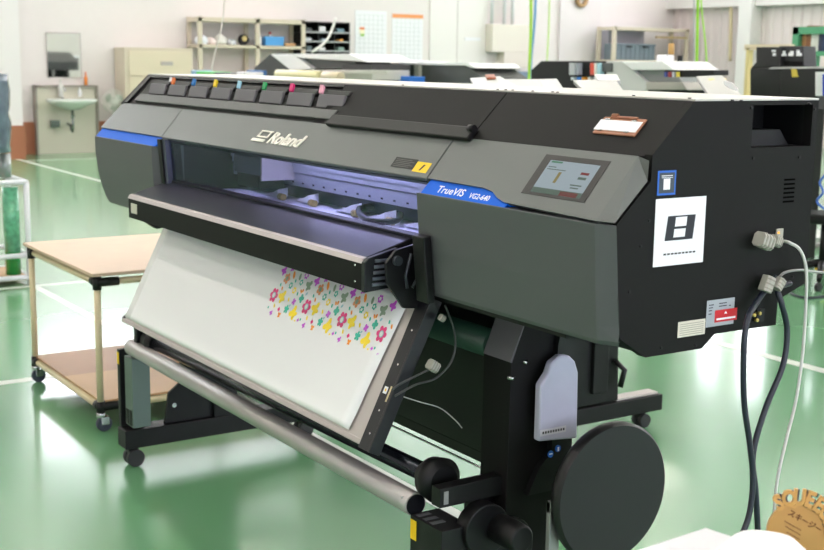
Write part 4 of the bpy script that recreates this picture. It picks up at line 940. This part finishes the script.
# sheets / trays on D
# A1: white printer with dark window behind the ink bay
yA = 5.0
t = thing('printer', 'white hooded printer with dark window and dark triangular end, far left of the back row', 'printer', (rgt(330,60,yA).x,yA+.3,0))
poly([(254,80),(254,68),(270,54),(276,53),(293,70),(293,80)], yA, yA+.6, 'end_panel', mat('a_dark','#3b3b3c',.5))
poly([(270,54),(294,54),(312,69),(290,70)], yA-.05, yA+.5, 'left_cover', M_white)
poly([(292,54),(350,54),(358,58),(368,62),(300,58)], yA-.08, yA+.6, 'hood', M_white)
poly([(301,58),(352,58),(360,68),(316,69)], yA+.02, yA+.5, 'window', mat('a_win','#4d4e50',.3))
poly([(277,76),(277,70),(372,70),(372,80),(277,80)], yA-.1, yA+.4, 'front_tray', mat('a_tray','#c9c5bf',.4))
poly([(342,82),(342,64),(372,64),(372,82)], yA-.02, yA+.5, 'end_block', mat('a_dark','#3b3b3c',.5))
for px in (290,350):
    p = rgt(px,80,yA); MB().box(p.x,p.x+.12,yA+.1,yA+.4,0,1.33).build('leg', M_blk2, t)
p0, p1 = rgt(278,74,yA-.25), rgt(321,75,yA-.25)
tag(MB().cyl(p0, V((p1.x,p1.y,p0.z)), .055, 18).build('paper_roll', mat('roll_cream','#e5dcae',.5)), 'cream yellow paper roll lying before the white hooded printer', 'roll')
p0, p1 = rgt(324,76,yA-.25), rgt(341,76,yA-.25)
tag(MB().cyl(p0, V((p1.x,p1.y,p0.z)), .05, 18).build('paper_roll', mat('roll_beige','#e2cfb4',.5)), 'short beige paper roll right of the longer cream roll', 'roll')
# A2: dark printer with white top line and cartridges
t = thing('printer', 'dark printer with white top and cartridge bay, centre of the back row', 'printer', (rgt(430,60,yA+.3).x,yA+.6,0))
yA2 = yA+.68
poly([(366,84),(366,62),(404,62),(404,84)], yA2, yA2+.5, 'ink_module', mat('a2_dark','#2f3032',.5))
for k, (px, w, c_) in enumerate(((368,4,'#c4c4c8'),(374,2,'#b0b0b8'),(386,4,'#e05038'),(392,4,'#e0902c'),(397,3,'#8a8e9c'),(401,2,'#b9bcc8'))): poly([(px,77),(px,65),(px+w,65),(px+w,77)], yA2-.05, yA2, 'ink_cartridge', mat('cart_'+c_[1:], c_, .4), .003)
poly([(376,73),(376,65),(385,65),(385,73)], yA2-.03, yA2, 'bay_panel', mat('bay_grey','#77777c',.5), .003)
poly([(404,82),(404,64),(466,65),(484,78),(484,84)], yA2, yA2+.6, 'side_panel', mat('a2_panel','#474847',.5))
poly([(360,62),(366,60),(404,61),(404,64),(360,64)], yA2-.03, yA2+.6, 'top_edge', M_white, .003)
poly([(404,64.5),(404,62),(468,63),(475,68),(472,68),(465,65.5)], yA2-.03, yA2+.62, 'top_edge', M_white, .003)
poly([(414,77),(414,65),(419,65),(419,77)], yA2-.04, yA2, 'side_strip', mat('strip_beige','#bdbab0',.5), .003)
poly([(340,73.5),(340,70.5),(387,70.5),(387,73.5)], yA-.16, yA-.13, 'front_bar', mat('bar_pale','#c8c6be',.4), 0)
for px in (380,470):
    p = rgt(px,80,yA2); MB().box(p.x,p.x+.12,yA2+.1,yA2+.4,0,1.33).build('leg', M_blk2, t)
p = rgt(411,79,yA2-.3); tag(MB().box(p.x-.12,p.x+.14,yA2-.4,yA2-.2,p.z-.12,p.z+.03).build('blue_tray', mat('c_2a6fd0','#2a6fd0',.5), None, .01), 'bright blue tray before the dark printer in the back row', 'tray')
# workbench carrying green case etc. below the rack
def bench(px0, px1, py, y, label):
    a = rgt(px0,py,y); b_ = rgt(px1,py,y); z = a.z
    t_ = thing('workbench', label, 'table', ((a.x+b_.x)/2,y+.3,0))
    MB().box(a.x,b_.x,y,y+.6,z-.03,z).build('bench_top', mat('bench_grey','#bfc0be',.5), t_)
    for xx in (a.x+.05,b_.x-.05):
        for yy in (y+.05,y+.55): MB().cyl((xx,yy,0),(xx,yy,z-.03),.02,10).build('leg', M_silver, t_)
    return a, b_, z
yW = 4.0
a, b_, zb = bench(189,262,76,yW,'grey workbench before the far steel rack')
def onb(name, px0, px1, h_, col, label, cat, y=yW+.2, d=.25):
    p = rgt(px0,76,y); q_ = rgt(px1,76,y); return tag(MB().box(p.x,q_.x,y,y+d,zb+.001,zb+h_).build(name, mat('c_'+col[1:], col, .5), None, .012), label, cat)
onb('green_case', 196,214,.06,'#4fb155','bright green case on the workbench below the rack','case')
onb('black_case', 214,230,.05,'#2c2e2e','black case right of the green one on the workbench','case')
onb('blue_packet', 191,195,.07,'#9ab8dc','pale blue packet at the left end of the workbench','packet')
onb('blue_bin', 246,256,.09,'#2f5f9a','dark blue bin right on the workbench','bin', yW+.4, .15)
onb('white_packet', 236,245,.07,'#d5d6d8','white packet left of the dark blue bin on the workbench','packet')
# E: black printer at right
yE = 5.3
t = thing('printer', 'black printer at the right edge with a vented module on its top', 'printer', (rgt(790,80,yE).x,yE+.4,0))
poly([(750,110),(750,69),(768,67),(780,67),(780,110)], yE, yE+.6, 'body', mat('e_black','#1a1a1b',.5))
poly([(750,69),(756,62),(756,47),(780,47),(780,67),(768,67)], yE, yE+.14, 'upper_body', MATS['e_black'])
poly([(780,110),(780,68),(818,68),(818,110)], yE-.02, yE+.6, 'side_panel', mat('e_black2','#181819',.5))
md = poly([(779,68),(779,46),(803,46),(804,68)], yE+.05, yE+.2, 'vented_module', mat('e_grey','#2e2f32',.5))
m = MB(); 
for i in range(8):
    p = rgt(782+i*2.6,66,yE+.04); q_ = rgt(783.3+i*2.6,61,yE+.04); m.box(p.x,q_.x,yE+.035,yE+.05,p.z,q_.z)
m.build('vent_slots', M_blk3, md)
m = MB()
for (u0,v0,u1,v1) in ((772,50,776,52),(773,53,776,56),(782,54,786,56),(783,51,785,54),(789,53,793,56),(791,51,793,53),(797,53,801,56),(797,50,799,53)):
    p = rgt(u0,v1,yE-.0); q_ = rgt(u1,v0,yE-.0); m.box(p.x,q_.x,yE-.005,yE-.0,p.z,q_.z)
    p = rgt(u0,v1,yE+.04); q_ = rgt(u1,v0,yE+.04); m.box(p.x,q_.x,yE+.03,yE+.05,p.z,q_.z)
m.build('white_pictogram', M_paper, md)
poly([(792,77),(791,68),(796,68),(798,77)], yE-.025, yE-.02, 'yellow_label', mat('e_yel','#cfb648',.5), 0)
poly([(768,69),(772,67.2),(824,66.5),(824,68.5)], yE-.03, yE+.6, 'top_edge', mat('e_edge','#b9b9ba',.4), 0)
poly([(815,96),(815,72),(826,72),(826,96)], yE-.3, yE-.2, 'control_box', M_white)
poly([(822,96),(822,74),(830,74),(830,96)], yE-.42, yE-.3, 'blue_panel', mat('e_blue','#2a3fb0',.5))
for px in (765,815):
    p = rgt(px,100,yE); MB().box(p.x,p.x+.1,yE+.2,yE+.6,0,1.2).build('leg', M_blk2, t)
# wooden frame behind E
t = thing('timber_partition', 'pale yellow timber partition standing behind the black printer at right', 'frame', (rgt(747,80,6.6).x,6.6,0))
p = rgt(743,100,6.6); q_ = rgt(749,50,6.6); MB().box(p.x,q_.x,6.6,6.66,0,q_.z+.02).build('post', mat('timber','#dcc990',.6), t)
p2_ = rgt(790,48,6.6); MB().box(q_.x-.06,p2_.x,6.6,6.66,q_.z,q_.z+.05).build('crosspiece', mat('timber2','#dccbb0',.6), t)
MB().box(p2_.x-.06,p2_.x,6.6,6.66,0,q_.z).build('post', MATS['timber'], t)
# green shelf with books
yG = 9
t = thing('green_shelf', 'green steel bookshelf at the right edge against the corrugated wall', 'shelf', (rgt(800,60,yG).x,yG,0))
a = rgt(793,27,yG); b2 = rgt(860,27,yG); zs = rgt(800,53,yG).z
for xx in (a.x, b2.x): MB().box(xx,xx+.08,yG,yG+.4,0,a.z).build('post', M_greenm, t)
MB().box(a.x,b2.x,yG,yG+.4,a.z-.08,a.z).build('shelf', M_greenm, t)
for zz in (zs, zs-.45): MB().box(a.x,b2.x,yG,yG+.4,zz-.03,zz+.02).build('shelf', M_greenm, t)
xx = a.x+.1
for k in range(14):
    w = .035+.03*random.random(); hh = .2+.1*random.random(); c_ = ['#a5784e','#8a5a3c','#e4e2de','#dfdcd6','#3a3f58','#2c3c60','#e6e6e8','#d8d2c8','#2f9ad0','#c9c5bd','#555a60','#d9d9d9','#b0763a','#e8e8e8'][k]
    tag(MB().box(xx,xx+w,yG+.05,yG+.3,zs+.02,zs+.02+hh).build('book', mat('c_'+c_[1:], c_, .6)), ['brown book','dark brown book','white binder','cream binder','dark navy book','navy blue book','bright white binder','beige book','sky blue book','grey beige book','slate grey book','pale grey book','ochre book','last white binder'][k]+' on the green steel shelf, '+['at the left end','second from left','third from left','fourth from left','beside the navy blue one','right of the dark navy one','right of the navy blue one','left of the sky blue one','right of the beige one','right of the sky blue one','right of the grey beige one','right of the slate one','near the right end','at the right end'][k], 'book', 'books on the green shelf')
    xx += w+.006

# stool base and cable on the floor at the right edge
t = thing('rolling_stool', 'black wheeled stool base with a yellow mark beyond the rear of the big printer', 'stool', (rgt(816,262,2.0).x,2.0,0))
c0 = V((at(822,268,'z',.12).x, at(822,268,'z',.12).y, 0))
m = MB()
for k in range(5):
    a = 2*math.pi*k/5+.3; m.tube([c0+V((0,0,.16)), c0+V((.16*math.cos(a),.16*math.sin(a),.13)), c0+V((.30*math.cos(a),.30*math.sin(a),.08))], [.03,.024,.018], 8)
m.cyl(c0+V((0,0,.12)), c0+V((0,0,.45)), .028, 12); m.build('base', M_blk3, t)
for k in range(5):
    a = 2*math.pi*k/5+.3; p = c0+V((.30*math.cos(a),.30*math.sin(a),.032)); MB().cyl(p-V((.012,0,0)),p+V((.012,0,0)),.032,16).build('wheel', M_rub, t)
MB().cyl(c0+V((0,0,.45)), c0+V((0,0,.52)), .17, 24).build('seat', M_blk3, t, .01)
MB().cyl(c0+V((0,0,.105)), c0+V((0,0,.12)), .05, 14).build('yellow_ring', M_yel, t)
t = thing('white_trolley', 'white floor level trolley frame behind the rear edge of the big printer', 'trolley', (at(815,225,'z',.1).x,at(815,225,'z',.1).y,0))
p = at(812,222,'z',.15); q_ = at(812,255,'z',.1)
MB().box(p.x-.35,p.x+.5,p.y-.05,p.y+.0,.15,.22).build('rail', W_, t)
MB().box(p.x-.35,p.x+.5,p.y-.5,p.y-.05,.06,.10).build('deck', mat('deck_white','#cfd3d0',.4), t)
cable('floor_cable', [at(795,283,'z',.05),at(790,292,'z',.01),at(805,298,'z',.006),at(830,296,'z',.006),at(850,293,'z',.006)], .012, M_navy, 'black cable curling on the floor beyond the rear edge of the printer')
cable('blue_black_hose', [at(828,172,'y',2.6),at(820,182,'y',2.6),at(823,192,'y',2.6),at(817,202,'y',2.6),at(829,212,'y',2.6)], .006, mat('hose_blue','#3a62b8',.4), 'blue hose dangling at the right picture edge')

# ================================================================== camera, world, view
cam = bpy.data.cameras.new('camera'); co = bpy.data.objects.new('camera', cam); COL.objects.link(co)
Mx = Matrix((RX, UP, -FW)).transposed().to_4x4(); Mx.translation = CP; co.matrix_world = Mx
cam.sensor_width = 36; cam.lens = F/824*36; cam.clip_end = 100
cam.dof.use_dof = True; cam.dof.focus_distance = 2.9; cam.dof.aperture_fstop = 7.5
S.camera = co
w = bpy.data.worlds.new('world'); S.world = w; w.use_nodes = True
w.node_tree.nodes['Background'].inputs[0].default_value = (.9,.95,1,1); w.node_tree.nodes['Background'].inputs[1].default_value = .5
S.view_settings.view_transform = 'Standard'; S.view_settings.look = 'None'; S.view_settings.exposure = .54; S.view_settings.gamma = 1
S.view_settings.use_curve_mapping = False
